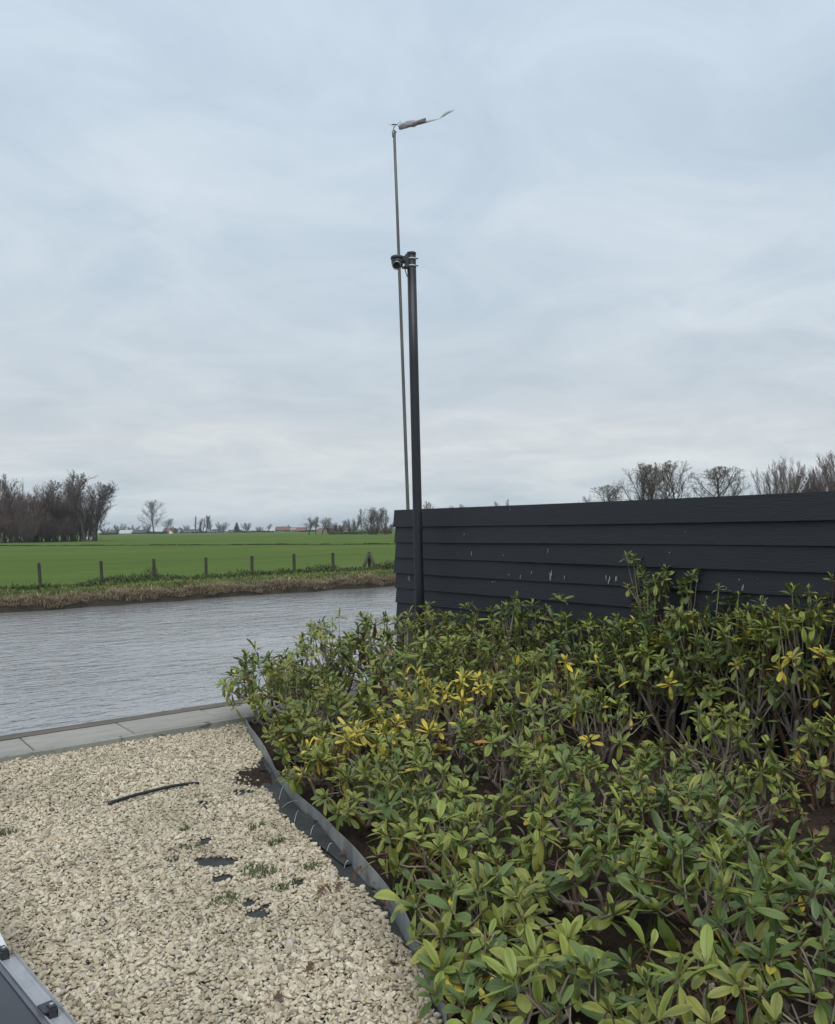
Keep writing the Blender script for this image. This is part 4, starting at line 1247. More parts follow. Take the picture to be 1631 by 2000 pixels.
def shrub(X, Y, h, r, pal, label, seed, L=0.085, spacing=0.105, leggy=0.45, name='rhododendron', tips=None, nl=(5, 14)):
    rs = np.random.default_rng(seed)
    b = view(X, Y); z0 = 0.06
    root = thing(name, label, 'shrub', (b[0], b[1], z0), 0.0, 'rhododendrons in the bed')
    # shoot tips over an uneven dome
    if tips is None:
        nt = int(math.pi * r * r / spacing ** 2 * 1.15)
        ga = np.arange(nt) * 2.39996 + rs.uniform(0, 6); rr = r * np.sqrt((np.arange(nt) + 0.5) / nt)
        px = np.cos(ga) * rr + rs.normal(0, 0.035, nt); py = np.sin(ga) * rr + rs.normal(0, 0.035, nt)
        lump = 0.10 * np.sin(px * 9 + seed) * np.sin(py * 8 + seed * 1.7)
        pz = h * (1 - 0.42 * (rr / r) ** 2.2) * (1 + lump) + rs.normal(0, 0.055, nt) * h - 0.06
        low = rs.random(nt) < (0.22 if Y > 5 else 0.12)
        pz = np.where(low, pz * rs.uniform(leggy, 0.85, nt), pz)
        tips = np.stack([px, py, np.maximum(pz, 0.10)], -1)
    tips = np.asarray(tips, float); nt = len(tips)
    # stems: a few from the ground, each forking towards its share of the tips
    ns = max(3, int(5 + r * 5)); cen = tips[rs.choice(nt, min(ns, nt), replace=False)]
    for _ in range(4):
        k = np.argmin(((tips[:, None, :2] - cen[None, :, :2]) ** 2).sum(-1), 1)
        for c in range(len(cen)):
            if (k == c).any(): cen[c] = tips[k == c].mean(0)
    wood, young = [], []
    leaves = []
    for c in range(len(cen)):
        mine = tips[k == c]
        if not len(mine): continue
        base = np.array([cen[c][0] * 0.12 + rs.normal(0, 0.03), cen[c][1] * 0.12 + rs.normal(0, 0.03), -0.03])
        fork = np.array([cen[c][0] * 0.62, cen[c][1] * 0.62, cen[c][2] * rs.uniform(0.42, 0.55)])
        rb = 0.0075 + 0.0028 * math.sqrt(len(mine))
        tq = np.linspace(0, 1, 7)[:, None]
        mid = np.array([base[0] * 0.5 + fork[0] * 0.5, base[1] * 0.5 + fork[1] * 0.5, fork[2] * 0.55]) + rs.normal(0, 0.03, 3)
        path = base * (1 - tq) ** 2 + 2 * mid * tq * (1 - tq) + fork * tq ** 2
        mb = MB().tube(path, np.linspace(rb, rb * 0.7, 7), 6, True); thin = []
        # second forks
        ang = np.arctan2(mine[:, 1] - cen[c][1], mine[:, 0] - cen[c][0]); grp = ((ang + math.pi) / (2 * math.pi) * 3).astype(int) % 3
        for g3 in range(3):
            sub = mine[grp == g3]
            if not len(sub): continue
            f2 = fork * 0.45 + sub.mean(0) * 0.55; f2[2] = fork[2] + (sub.mean(0)[2] - fork[2]) * rs.uniform(0.35, 0.6)
            m2 = (fork + f2) / 2 + rs.normal(0, 0.018, 3)
            mb.tube([fork, m2, f2], [rb * 0.68, rb * 0.58, rb * 0.48], 5, False)
            for tp in sub:
                d = tp - f2; m3 = f2 + d * 0.5 + np.array([d[0] * 0.12, d[1] * 0.12, -0.06 * np.linalg.norm(d)]) + rs.normal(0, 0.012, 3)
                thin.append([f2, m3, tp])
                ax = (tp - m3); ax /= np.linalg.norm(ax) + 1e-9; ax = ax * 0.6 + np.array([0, 0, 0.75]) + rs.normal(0, 0.18, 3)
                lv = whorl(tp, ax, L * rs.uniform(0.68, 1.22), rs, pal, int(rs.integers(*nl)))
                leaves += lv
                if rs.random() < 0.35:          # an older ring of leaves further down the shoot
                    leaves += whorl(tp * 0.55 + m3 * 0.45, ax, L * 1.05, rs, pal, int(rs.integers(3, 6)), 0.7)
        # dead side twigs without leaves
        for _ in range(7 if Y > 4.4 else 3):
            q0 = path[rs.integers(2, 6)] if rs.random() < 0.5 else fork; e = q0 + np.array([rs.normal(0, 0.09), rs.normal(0, 0.09), rs.uniform(0.05, 0.22) * (0.5 + h)])
            thin.append([q0, (q0 + e) / 2 + rs.normal(0, 0.02, 3), e])
        mb.tubes(np.array(thin), np.tile([0.0042, 0.0036, 0.0026], (len(thin), 1)), 4)
        mb.build('stem', M_stem if rs.random() < 0.75 else M_stem_red, root, smooth=True)
    # buds at the best tips
    for tp in tips[:: max(1, nt // 12)]:
        mb = MB().lathe([(0.001, -0.01), (0.005, 0.0), (0.0065, 0.008), (0.004, 0.018), (0.0005, 0.026)], 7, tp); mb.build('bud', M_bud, root, smooth=True)
    # the leaves that show largest are parts of their own, the rest one mass
    cw = np.array([b[0], b[1], z0])
    pos = np.array([l[3] + l[2][:, 0] * 0.5 for l in leaves]) + cw
    vx = (pos - CAM) @ _R / ((pos - CAM) @ _f)
    size = np.array([np.linalg.norm(l[2][:, 0]) for l in leaves]) / np.linalg.norm(pos - CAM, axis=1)
    score = size * (1 + 0.9 * (pos[:, 2] - z0) / max(h, 0.2)) * (np.abs(vx) < 0.54)
    order = np.argsort(-score)
    for i in order[:TREE_LIMIT]:
        si, mi, R_, p = leaves[i]
        o = bpy.data.objects.new('leaf', LEAF_MESH[si, mi]); col.objects.link(o); o.parent = root
        o.matrix_basis = Matrix(((R_[0, 0], R_[0, 1], R_[0, 2], p[0]), (R_[1, 0], R_[1, 1], R_[1, 2], p[1]), (R_[2, 0], R_[2, 1], R_[2, 2], p[2]), (0, 0, 0, 1)))
    rest = order[TREE_LIMIT:]
    if len(rest):
        mb = MB(); uvs, mids = [], []
        for i in rest:
            si, mi, R_, p = leaves[i]; v, q, uv = SHAPES[si]
            mb.add(v @ R_.T + p, q); uvs.append(uv); mids.append(np.full(len(q), mi))
        me = mb.mesh('foliage', None, True, np.vstack(uvs))
        for mt in LEAF_M: me.materials.append(mt)
        me.polygons.foreach_set('material_index', np.concatenate(mids).astype(np.int32))
        o = link('foliage', me, root); o['kind'] = 'stuff'
    return root


# X right, Y ahead (m), height, radius, palette, label
SHRUBS = [
    (-1.16, 6.50, 0.62, 0.42, O, 'leftmost rhododendron overhanging the pebbles by the quay'),
    (-0.80, 6.05, 0.56, 0.38, O, 'olive rhododendron behind the far end of the zinc edging'),
    (-0.78, 7.20, 0.76, 0.42, O, 'rhododendron standing against the water, next to the leftmost one'),
    (-0.32, 7.15, 0.80, 0.42, O, 'tall olive rhododendron against the water, gaps showing paving through its stems'),
    (0.08, 7.55, 0.80, 0.38, O, 'rhododendron in front of the canal end of the fence, left of the mast foot'),
    (-0.56, 5.45, 0.50, 0.40, O, 'brown-stemmed rhododendron over the middle of the zinc edging'),
    (-0.06, 6.25, 0.68, 0.42, O, 'olive rhododendron in the second row, below the mast'),
    (0.46, 7.30, 0.82, 0.40, MX, 'rhododendron at the fence just right of the mast foot'),
    (0.42, 6.45, 0.74, 0.42, O, 'rhododendron in the middle row below the fence centre boards'),
    (-0.34, 4.72, 0.48, 0.36, Yl, 'yellowing rhododendron with bright gold leaf tips nearest the edging'),
    (0.14, 5.30, 0.62, 0.40, Yl, 'yellow-leaved rhododendron behind the gold-tipped one'),
    (0.86, 6.85, 0.95, 0.36, G, 'rhododendron at the fence with red stems showing under its crown'),
    (1.22, 6.45, 0.90, 0.38, G, 'dark green rhododendron at the fence, left of the tall sprig'),
    (0.86, 5.80, 0.68, 0.42, MX, 'bright-tipped rhododendron in the middle of the bed'),
    (-0.04, 4.12, 0.44, 0.36, MX, 'low rhododendron beside the edging where the cloth strip narrows'),
    (0.52, 4.70, 0.54, 0.34, MX, 'rhododendron with pale leaf edges in the centre of the bed'),
    (1.58, 6.00, 0.94, 0.42, G, 'bushy rhododendron under the tall sprig at the fence'),
    (2.00, 5.55, 1.04, 0.42, G, 'leggy rhododendron at the fence, bare grey stems below'),
    (2.36, 5.05, 1.16, 0.42, Y2, 'tall yellow-topped rhododendron at the right border against the fence'),
    (2.72, 4.70, 1.18, 0.40, O, 'tall rhododendron cut off by the right border at the fence'),
    (1.14, 5.25, 0.58, 0.25, Y2, 'small rhododendron with yellow hanging leaves before the gap at the fence'),
    (0.14, 3.50, 0.40, 0.36, MX, 'low rhododendron overhanging the near end of the zinc edging'),
    (0.74, 3.95, 0.46, 0.40, MX, 'green rhododendron in the near middle of the bed'),
    (1.22, 4.25, 0.42, 0.25, MX, 'low rhododendron in front of the bare soil'),
    (1.72, 4.75, 0.50, 0.20, MX, 'small rhododendron in front of the leggy grey stems'),
    (1.18, 3.70, 0.42, 0.30, G, 'dark green rhododendron left of the bare soil patch'),
    (1.56, 3.95, 0.42, 0.26, MX, 'rhododendron with pale buds beside the bare soil patch'),
    (0.22, 2.88, 0.34, 0.34, MX, 'rhododendron at the lower end of the edging, shoots over the pebbles'),
    (0.64, 3.15, 0.42, 0.34, MX, 'broad-leaved rhododendron with one orange leaf near the camera'),
    (1.04, 2.95, 0.44, 0.34, G, 'broad-leaved rhododendron with a big drooping leaf near the camera'),
    (1.42, 3.05, 0.36, 0.30, G, 'rhododendron at the lower right with thick brown stems'),
    (0.36, 2.30, 0.34, 0.32, G, 'nearest rhododendron at the bottom, left of centre in the bed'),
    (0.78, 2.35, 0.36, 0.32, MX, 'nearest rhododendron at the bottom, dead oak leaves under it'),
    (1.20, 2.40, 0.34, 0.30, G, 'nearest rhododendron in the lower right corner'),
    (2.14, 4.35, 0.55, 0.24, MX, 'rhododendron at the right border behind the bare soil patch'),
    (1.72, 5.62, 0.92, 0.34, G, 'rhododendron before the leggy one, its crown joining the neighbours'),
    (2.08, 5.15, 0.98, 0.34, G, 'rhododendron between the leggy one and the yellow-topped one'),
    (2.30, 5.45, 1.06, 0.34, G, 'rhododendron close to the fence behind the yellow-topped one'),
]
for (px, py), off, h, r, pal, lab in [
    ((530, 1512), 0.14, 0.34, 0.24, O, 'low rhododendron hugging the zinc edging, farthest of the row along it'),
    ((585, 1588), 0.17, 0.34, 0.24, Yl, 'low yellowish rhododendron hugging the edging beside the wires'),
    ((650, 1648), 0.20, 0.34, 0.25, MX, 'low rhododendron hugging the edging, its leaves over the middle of the strip'),
    ((712, 1716), 0.25, 0.34, 0.24, MX, 'low rhododendron hugging the edging beside the caught dead leaves'),
    ((770, 1795), 0.27, 0.32, 0.24, MX, 'low rhododendron covering the lower end of the zinc edging'),
    ((832, 1915), 0.17, 0.30, 0.25, MX, 'low rhododendron spilling over the pebbles at the bottom'),
    ((870, 2040), 0.17, 0.28, 0.24, G, 'nearest low rhododendron on the pebbles at the bottom border')]:
    g = ground(px, py)[:2]; k = np.argmin(((EDGE - g) ** 2).sum(-1)); g = g + EDGE_N[k] * off
    SHRUBS.append((g @ _r0[:2], g @ _h[:2], h, r, pal, lab))
for i, (X, Y, h, r, pal, lab) in enumerate(SHRUBS):
    near = Y < 3.8
    shrub(X, Y, h, r, pal, lab, 40 + i, L=0.104 if Y < 3.3 else 0.096 if near else 0.088, spacing=0.120 if near else 0.084 if X > 1.4 and Y > 4.9 else 0.098, nl=(8, 14) if Y > 4.9 else (5, 14), leggy=0.70 if Y > 5.2 and X > 0.5 else 0.5)

# the tall sprig rising above the others
tp = []
_b = view(1.86, 6.02)
for px, py in [(1222, 1078), (1244, 1092), (1236, 1082), (1252, 1104), (1262, 1112), (1226, 1140), (1238, 1148), (1300, 1105), (1312, 1112), (1322, 1100), (1316, 1122), (1295, 1122), (1280, 1128), (1332, 1130), (1345, 1122), (1352, 1118), (1362, 1112), (1366, 1128),
               (1305, 1140), (1290, 1150), (1272, 1160), (1262, 1142), (1325, 1150), (1340, 1155), (1350, 1165), (1275, 1185), (1310, 1172), (1330, 1180), (1256, 1168), (1370, 1180)]:
    p = at_depth(px, py + 6, 6.05 + 0.25 * math.sin(px * 1.3)); tp.append([p[0] - _b[0], p[1] - _b[1], p[2] - 0.06])
    if px > 1250: tp.append([p[0] - _b[0] + 0.05 * math.sin(py), p[1] - _b[1] + 0.06 * math.cos(py * 2.0), p[2] - 0.06 - 0.045])
shrub(1.86, 6.02, 1.4, 0.3, G, 'tall thin rhododendron sprig rising alone before the black fence', 333, L=0.078, tips=tp, nl=(10, 16))

# ground weed in the lower right corner
for k, (X, Y) in enumerate([(1.72, 3.55), (1.80, 3.35)]):
    b = view(X, Y); rs = np.random.default_rng(60 + k)
    root = thing('ground_ivy', ['small-leaved green ground weed on the soil at the right border', 'lower small-leaved ground weed at the right border'][k], 'weed', (b[0], b[1], 0.08))
    for s in range(9):
        a = rs.uniform(0, 6.28); ln = rs.uniform(0.12, 0.26); tip = np.array([math.cos(a) * ln, math.sin(a) * ln, rs.uniform(0.04, 0.13)])
        MB().tube([[0, 0, -0.02], tip * 0.5 + np.array([0, 0, 0.04]), tip], [0.0025, 0.002, 0.0015], 4).build('stem', M_stem_red, root)
        for f in np.linspace(0.3, 1, 5):
            for lf in whorl(tip * f + np.array([0, 0, 0.05 * f * (1 - f)]), np.array([0, 0, 1.0]), 0.032, rs, [0.8, 0, 0.2, 0, 0], 3, 0.1):
                si, mi, R_, p = lf; R_[:, 1] *= 1.7
                o = bpy.data.objects.new('leaf', LEAF_MESH[si, mi]); col.objects.link(o); o.parent = root
                o.matrix_basis = Matrix(((R_[0, 0], R_[0, 1], R_[0, 2], p[0]), (R_[1, 0], R_[1, 1], R_[1, 2], p[1]), (R_[2, 0], R_[2, 1], R_[2, 2], p[2]), (0, 0, 0, 1)))

# ================================================================== winter trees
M_trunk = m_old_wood('winter_bark', (0.040, 0.036, 0.030), (0.085, 0.078, 0.066), (3, 3, 0.6))


def m_twig(name, stops):
    m = NT(name); oi = m.n('ShaderNodeObjectInfo'); g = m.n('ShaderNodeNewGeometry')
    f = m.math('FRACT', m.math('ADD', m.math('MULTIPLY', oi.outputs['Random'], 0.6), m.math('MULTIPLY', g.outputs['Random Per Island'], 0.4)))
    return m.set(m.ramp(f, stops), 0.85, spec=0.2)


M_twig = m_twig('winter_twigs', [(0.0, (0.095, 0.080, 0.066)), (0.5, (0.135, 0.112, 0.092)), (1.0, (0.165, 0.148, 0.118))])
M_twig_red = m_twig('reddish_twigs', [(0.0, (0.112, 0.080, 0.072)), (0.5, (0.150, 0.104, 0.090)), (1.0, (0.125, 0.108, 0.090))])


def make_tree(seed, style):
    """unit-height winter tree -> trunk mesh, crown mesh"""
    rs = np.random.default_rng(seed); R1 = random.Random(seed); trunk, crown = MB(), MB()
    S = {   # per level: number of children, angle, length ratio, start; upward pull; foot radius
        'round':   dict(L=0.86, n=(18, 9, 6, 4), ang=(0.92, 0.62, 0.6, 0.55), rat=(0.50, 0.46, 0.46, 0.6), t0=(0.13, 0.22, 0.15, 0.1), up=(0.0, 0.12, 0.10, 0.08), r=0.019),
        'vase':    dict(L=0.74, n=(12, 9, 6, 4), ang=(0.60, 0.48, 0.5, 0.5), rat=(0.62, 0.42, 0.44, 0.6), t0=(0.18, 0.28, 0.15, 0.1), up=(0.0, 0.20, 0.16, 0.1), r=0.016),
        'poplar':  dict(L=0.95, n=(34, 6, 5), ang=(0.34, 0.32, 0.35), rat=(0.22, 0.5, 0.55), t0=(0.06, 0.15, 0.1), up=(0.0, 0.25, 0.2), r=0.013),
        'slender': dict(L=0.90, n=(22, 8, 5, 3), ang=(0.60, 0.52, 0.55, 0.5), rat=(0.34, 0.46, 0.48, 0.6), t0=(0.26, 0.2, 0.15, 0.1), up=(0.0, 0.2, 0.12, 0.1), r=0.012),
        'thicket': dict(L=0.72, n=(13, 7, 5), ang=(0.5, 0.5, 0.5), rat=(0.42, 0.5, 0.55), t0=(0.10, 0.15, 0.1), up=(0.05, 0.2, 0.15), r=0.008),
        'brush':   dict(L=0.80, n=(13, 7, 5), ang=(0.45, 0.45, 0.5), rat=(0.40, 0.5, 0.55), t0=(0.10, 0.15, 0.1), up=(0.05, 0.2, 0.15), r=0.007),
    }[style]
    bag = {}
    env = {'round': (0.44, 0.56, 0.46), 'brush': (0.48, 0.45, 0.55), 'vase': (0.40, 0.62, 0.42)}.get(style); lim = 1.0
    WIG = (0.05, 0.12, 0.15, 0.17, 0.2); NS = (9, 6, 4, 3, 2)
    gs = R1.gauss; un = R1.uniform

    def grow(p, d, L, r, lvl):
        last = lvl >= len(S['n'])
        ns = 2 if last else NS[lvl]
        pts = [p]; wig = WIG[lvl]; up = S['up'][min(lvl, len(S['up']) - 1)] * (0.8 if lvl else 0.0); st = L / ns
        for _ in range(ns):
            d = (d[0] + gs(0, wig), d[1] + gs(0, wig), d[2] + gs(0, wig) + up)
            m = st / math.sqrt(d[0] ** 2 + d[1] ** 2 + d[2] ** 2); k = m / st
            d = (d[0] * k, d[1] * k, d[2] * k)
            q = (p[0] + d[0] * st, p[1] + d[1] * st, p[2] + d[2] * st)
            if env and lvl >= 1:
                e = ((q[0] ** 2 + q[1] ** 2) / env[0] ** 2 + ((q[2] - env[1]) / env[2]) ** 2)
                if e > lim * (0.9 + 0.2 * R1.random()): q = tuple(p[j] + (q[j] - p[j]) * 0.25 for j in range(3))
            p = q; pts.append(p)
        end = 0.30 if lvl == 0 else 0.35; re = max(r * end, 0.0009)
        rr = [r + (re - r) * i / ns for i in range(ns + 1)]
        if lvl == 0: rr[0] *= 1.5
        bag.setdefault((lvl <= 1, ns, (7, 5, 4, 3, 3)[lvl]), []).append((pts, rr))
        if last: return
        n = S['n'][lvl]; t0 = S['t0'][lvl]
        for k in range(n):
            t = min(t0 + (1 - t0) * ((k + R1.random()) / n), 0.995)
            i = min(int(t * ns), ns - 1); f = t * ns - i
            A, B = pts[i], pts[i + 1]
            q = tuple(A[j] * (1 - f) + B[j] * f for j in range(3))
            dx, dy, dz = B[0] - A[0], B[1] - A[1], B[2] - A[2]; m = math.sqrt(dx * dx + dy * dy + dz * dz) + 1e-12; dx /= m; dy /= m; dz /= m
            if abs(dx) < 0.8: e1 = (0.0, dz, -dy)
            else: e1 = (-dz, 0.0, dx)
            m = math.sqrt(e1[0] ** 2 + e1[1] ** 2 + e1[2] ** 2); e1 = (e1[0] / m, e1[1] / m, e1[2] / m)
            e2 = (dy * e1[2] - dz * e1[1], dz * e1[0] - dx * e1[2], dx * e1[1] - dy * e1[0])
            a = k * 2.4 + un(-0.5, 0.5); ca, sa = math.cos(a), math.sin(a)
            an = S['ang'][lvl] * un(0.7, 1.25) * (1.1 - 0.6 * t if lvl == 0 else 1.0); c, s = math.cos(an), math.sin(an)
            nd = (dx * c + (e1[0] * ca + e2[0] * sa) * s, dy * c + (e1[1] * ca + e2[1] * sa) * s, dz * c + (e1[2] * ca + e2[2] * sa) * s)
            taper = 1.0 - 0.35 * t
            if lvl == 0 and style == 'round': taper = 0.42 + 0.72 * math.sin(math.pi * min(1.0, 0.26 + 0.74 * (t - t0) / (1 - t0)))
            if lvl == 0 and style == 'poplar': taper = 0.45 + 0.66 * math.sin(math.pi * min(1, t * 0.9 + 0.08))
            grow(q, nd, L * S['rat'][lvl] * taper * un(0.8, 1.2), max((r + (re - r) * t) * 0.58, 0.0011), lvl + 1)

    if style in ('thicket', 'brush'):
        for k in range(9 if style == 'thicket' else 12):
            a = k * 2.4; sp = 0.10 if style == 'thicket' else 0.16
            grow((math.cos(a) * sp * R1.random(), math.sin(a) * sp * R1.random(), 0.0), (math.cos(a) * 0.34, math.sin(a) * 0.34, 0.94), S['L'] * un(0.7, 1.1), S['r'], 0)
    else:
        grow((0.0, 0.0, 0.0), (gs(0, 0.03), gs(0, 0.03), 1.0), S['L'], S['r'], 0)
    for (thick, ns, sides), lst in bag.items():
        (trunk if thick else crown).tubes(np.array([x[0] for x in lst]), np.array([x[1] for x in lst]), sides)
    allv = np.vstack(trunk.v + crown.v); zmax = np.percentile(allv[:, 2], 99.8)
    for mb in (trunk, crown): mb.v = [v / zmax for v in mb.v]
    return trunk, crown, np.percentile(np.abs(allv[:, 0]), 98) / zmax


PROTO = {}
for style, cnt in (('round', 3), ('vase', 3), ('slender', 2), ('poplar', 2), ('thicket', 3), ('brush', 2)):
    for k in range(cnt):
        t, c, w = make_tree(sum(map(ord, style)) * 7 + k, style)
        PROTO[style, k] = (t.mesh('trunk', M_trunk, True), c.mesh('crown', M_twig, False), c.mesh('crown', M_twig_red, False), w)


def spot(px, D):
    d = ray(px, horizon(px)); p = CAM + d * (D / d.dot(_h))
    return np.array([p[0], p[1], FIELD_Z])


def tree(px, ytop, D, style, k, label, group, red=False, width=None, name='bare_tree', rz=None):
    """bare tree whose foot stands D metres ahead; height from where its top meets the sky"""
    p = spot(px, D); H = CAM[2] - FIELD_Z + (horizon(px) - ytop) * D / F_PX
    t, c1, c2, w = PROTO[style, k]
    root = thing(name, label, 'tree', p - np.array([0, 0, 0.05]), (px * 1.7 + D) % 6.28 if rz is None else rz, group)
    sx = H if width is None else (width / 2 * D / F_PX) / w
    root.scale = (sx, sx, H)
    link('trunk', t, root); link('crown', c2 if red else c1, root)
    return root


# ------------------------------------------------------------------ the wood at the left
gw = 'bare trees of the wood across the meadow'
for a in [
    (8, 925, 150, 'vase', 0, 'tallest bare tree at the left border of the wood', False, 46),
    (30, 940, 158, 'slender', 0, 'slender bare tree second from the left border of the wood', True, 40),
    (52, 940, 152, 'thicket', 0, 'dense reddish tree in the left half of the wood', True, 60),
    (74, 937, 148, 'vase', 1, 'bare tree with upright limbs in the middle of the left half of the wood', True, 56),
    (98, 942, 152, 'thicket', 1, 'dense reddish tree at the middle dip of the wood outline', True, 56),
    (122, 930, 156, 'slender', 1, 'slender tree left of the highest crown in the wood', False, 40),
    (138, 924, 158, 'vase', 2, 'bare tree forming the left half of the highest crown of the wood', False, 54),
    (158, 918, 155, 'slender', 0, 'highest thin tree of the wood', False, 44),
    (165, 922, 150, 'vase', 0, 'tall forked tree right of the highest one in the wood', False, 56),
    (183, 938, 152, 'slender', 1, 'bare tree between the highest crown and the rounded end of the wood', False, 44),
    (188, 940, 153, 'round', 0, 'rounded bare tree with spreading limbs ending the wood on the right', False, 74),
    (-25, 932, 152, 'vase', 2, 'bare tree only partly in frame at the far left', True, 60),
]:
    tree(*a[:6], gw, a[6], a[7])
gu = 'low thicket trees along the foot of the wood'
for k, (px, yt, D, st, j, w_) in enumerate([(-8, 975, 146, 'thicket', 2, 60), (18, 968, 149, 'brush', 0, 60), (42, 962, 150, 'thicket', 1, 62), (64, 970, 147, 'brush', 1, 60), (88, 962, 150, 'thicket', 0, 62), (108, 968, 152, 'brush', 0, 56), (128, 965, 154, 'thicket', 2, 50),
                                        (146, 972, 155, 'brush', 1, 50), (164, 970, 157, 'thicket', 1, 44), (180, 985, 158, 'brush', 0, 36), (10, 958, 156, 'thicket', 0, 66), (60, 955, 158, 'thicket', 2, 66), (92, 956, 160, 'brush', 1, 60), (132, 958, 160, 'thicket', 0, 56), (36, 958, 160, 'brush', 0, 64), (170, 962, 160, 'thicket', 2, 44), (30, 1000, 145, 'brush', 1, 60), (75, 1002, 146, 'brush', 0, 64), (115, 1004, 150, 'brush', 1, 56), (150, 1006, 154, 'brush', 0, 50), (0, 1004, 144, 'brush', 0, 60), (55, 1010, 144, 'brush', 0, 60), (95, 1012, 148, 'brush', 1, 50)]):
    tree(px, yt, D, st, j, 'dense dark thicket growing under the bare trees of the wood', gu, True, w_, 'thicket')

# ------------------------------------------------------------------ trees along the farms
gf = 'bare trees around the far farms'
for a in [
    (206, 1030, 430, 'brush', 0, 'low bush at the right foot of the wood', 30, True),
    (233, 1022, 560, 'brush', 1, 'round bare tree above the dark barn roof', 24, False),
    (260, 1025, 570, 'brush', 1, 'pale rounded tree behind the grey shed roof', 22, False),
    (301, 976, 540, 'round', 2, 'large lone round bare tree above the farms', 54, False),
    (287, 1020, 560, 'thicket', 1, 'bushy tree left of the large lone tree trunk', 20, False),
    (323, 1012, 560, 'vase', 1, 'thin bare tree right of the large lone tree', 20, False),
    (338, 1026, 580, 'vase', 2, 'small tree behind the brown farm roof', 14, False),
    (365, 1025, 600, 'brush', 0, 'small round tree above the long low house', 16, False),
    (382, 1007, 560, 'poplar', 0, 'first poplar of the row, standing apart at the left', 11, False),
    (391, 1012, 566, 'poplar', 1, 'second and shorter poplar of the row', 11, False),
    (397, 1010, 562, 'poplar', 0, 'third poplar of the row', 9, False),
    (403, 1005, 560, 'poplar', 1, 'fourth poplar of the row', 9, False),
    (407.5, 1005, 566, 'poplar', 0, 'fifth poplar of the row', 8, False),
    (412, 1006, 560, 'poplar', 1, 'last poplar of the row at its right end', 9, False),
    (433, 1018, 520, 'brush', 1, 'round tree with pale twigs beside the hipped house', 23, False),
    (482, 1020, 540, 'brush', 0, 'round bare tree right of the conifer', 23, False),
    (506, 1028, 540, 'brush', 0, 'small pale bush left of the red-roofed farmhouse', 18, False),
    (523, 1023, 560, 'slender', 1, 'small upright tree at the left end of the red-roofed farmhouse', 10, False),
]:
    tree(*a[:6], gf, a[7], a[6])
gm = 'bare trees at the meadow border by the fence end'
for a in [
    (603, 1010, 250, 'vase', 0, 'birch-like bare tree right of the red-roofed farmhouse', 26, False),
    (616, 1008, 250, 'slender', 0, 'tallest thin tree right of the red-roofed farmhouse', 22, False),
    (630, 1010, 252, 'vase', 1, 'bare tree right of the thin ones by the farmhouse', 26, False),
    (645, 1020, 255, 'thicket', 1, 'dark bushy tree between the thin trees and the reddish one', 26, True),
    (662, 1018, 240, 'brush', 1, 'reddish rounded bush near the meadow border', 34, True),
    (687, 1012, 225, 'brush', 0, 'broad round thicket left of the tall trees by the fence', 44, False),
    (707, 993, 215, 'vase', 2, 'left one of the tall trees beside the fence end', 34, False),
    (722, 990, 212, 'vase', 0, 'second of the tall trees beside the fence end', 34, False),
    (735, 991, 210, 'vase', 1, 'third of the tall trees beside the fence end', 36, False),
    (750, 996, 208, 'vase', 2, 'tall tree nearest the fence end', 34, False),
    (728, 1018, 206, 'brush', 1, 'low thicket under the tall trees beside the fence end', 40, True),
    (755, 1020, 204, 'brush', 0, 'low thicket touching the fence end', 40, True),
]:
    tree(*a[:6], gm, a[7], a[6])
gr = 'bare trees showing above the black fence'
for a in [
    (836, 978, 160, 'vase', 1, 'thin tree top just right of the black mast above the fence', 26, True),
    (905, 984, 200, 'vase', 0, 'low tree top above the left part of the fence', 26, True),
    (892, 985, 205, 'slender', 1, 'faint thin tree top left of the one above the fence', 12, True),
    (981, 974, 150, 'brush', 1, 'pollarded brushy tree top above the fence', 36, False),
    (1118, 982, 210, 'vase', 2, 'faint low tree top left of the big trees above the fence', 40, True),
    (1148, 979, 210, 'thicket', 2, 'faint low tree top next to the big trees above the fence', 34, True),
    (1192, 946, 112, 'round', 1, 'lower rounded tree at the left of the big trees above the fence', 76, False),
    (1248, 903, 108, 'round', 0, 'big round tree, left one of the joined pair above the fence', 116, False),
    (1276, 905, 112, 'vase', 1, 'upright tree in the middle of the joined pair above the fence', 60, False),
    (1322, 898, 106, 'round', 2, 'big round tree, right one of the joined pair above the fence', 110, False),
    (1416, 909, 100, 'round', 1, 'separate round tree right of the big pair above the fence', 112, False),
    (1530, 898, 92, 'brush', 0, 'bushy grey tree behind the wooden stake above the fence', 120, False),
    (1580, 890, 95, 'thicket', 1, 'tall brown bushy tree right of the wooden stake', 90, True),
    (1628, 885, 90, 'brush', 1, 'brown bushy tree at the right border above the fence', 100, True),
    (1670, 882, 92, 'thicket', 0, 'brown bushy tree cut off by the right border', 110, True),
]:
    tree(*a[:6], gr, a[7], a[6])

# ------------------------------------------------------------------ evergreen clumps and hedges
M_ever = m_blade('evergreen_leaves', [(0.0, (0.018, 0.032, 0.014)), (0.6, (0.035, 0.052, 0.022)), (1.0, (0.06, 0.07, 0.035))])


def leaf_cloud(c_fun, n, size, rs):
    """n small random leaf quads on points from c_fun"""
    p = c_fun(n); a = rs.normal(0, 1, (n, 3)); a /= np.linalg.norm(a, axis=1)[:, None]; b = np.cross(a, rs.normal(0, 1, (n, 3))); b /= np.linalg.norm(b, axis=1)[:, None]
    s = rs.uniform(0.5, 1.2, n)[:, None] * size
    v = np.stack([p - a * s, p + b * s * 0.6, p + a * s, p - b * s * 0.6], 1).reshape(-1, 3)
    return v, np.arange(n)[:, None] * 4 + np.arange(4)[None]


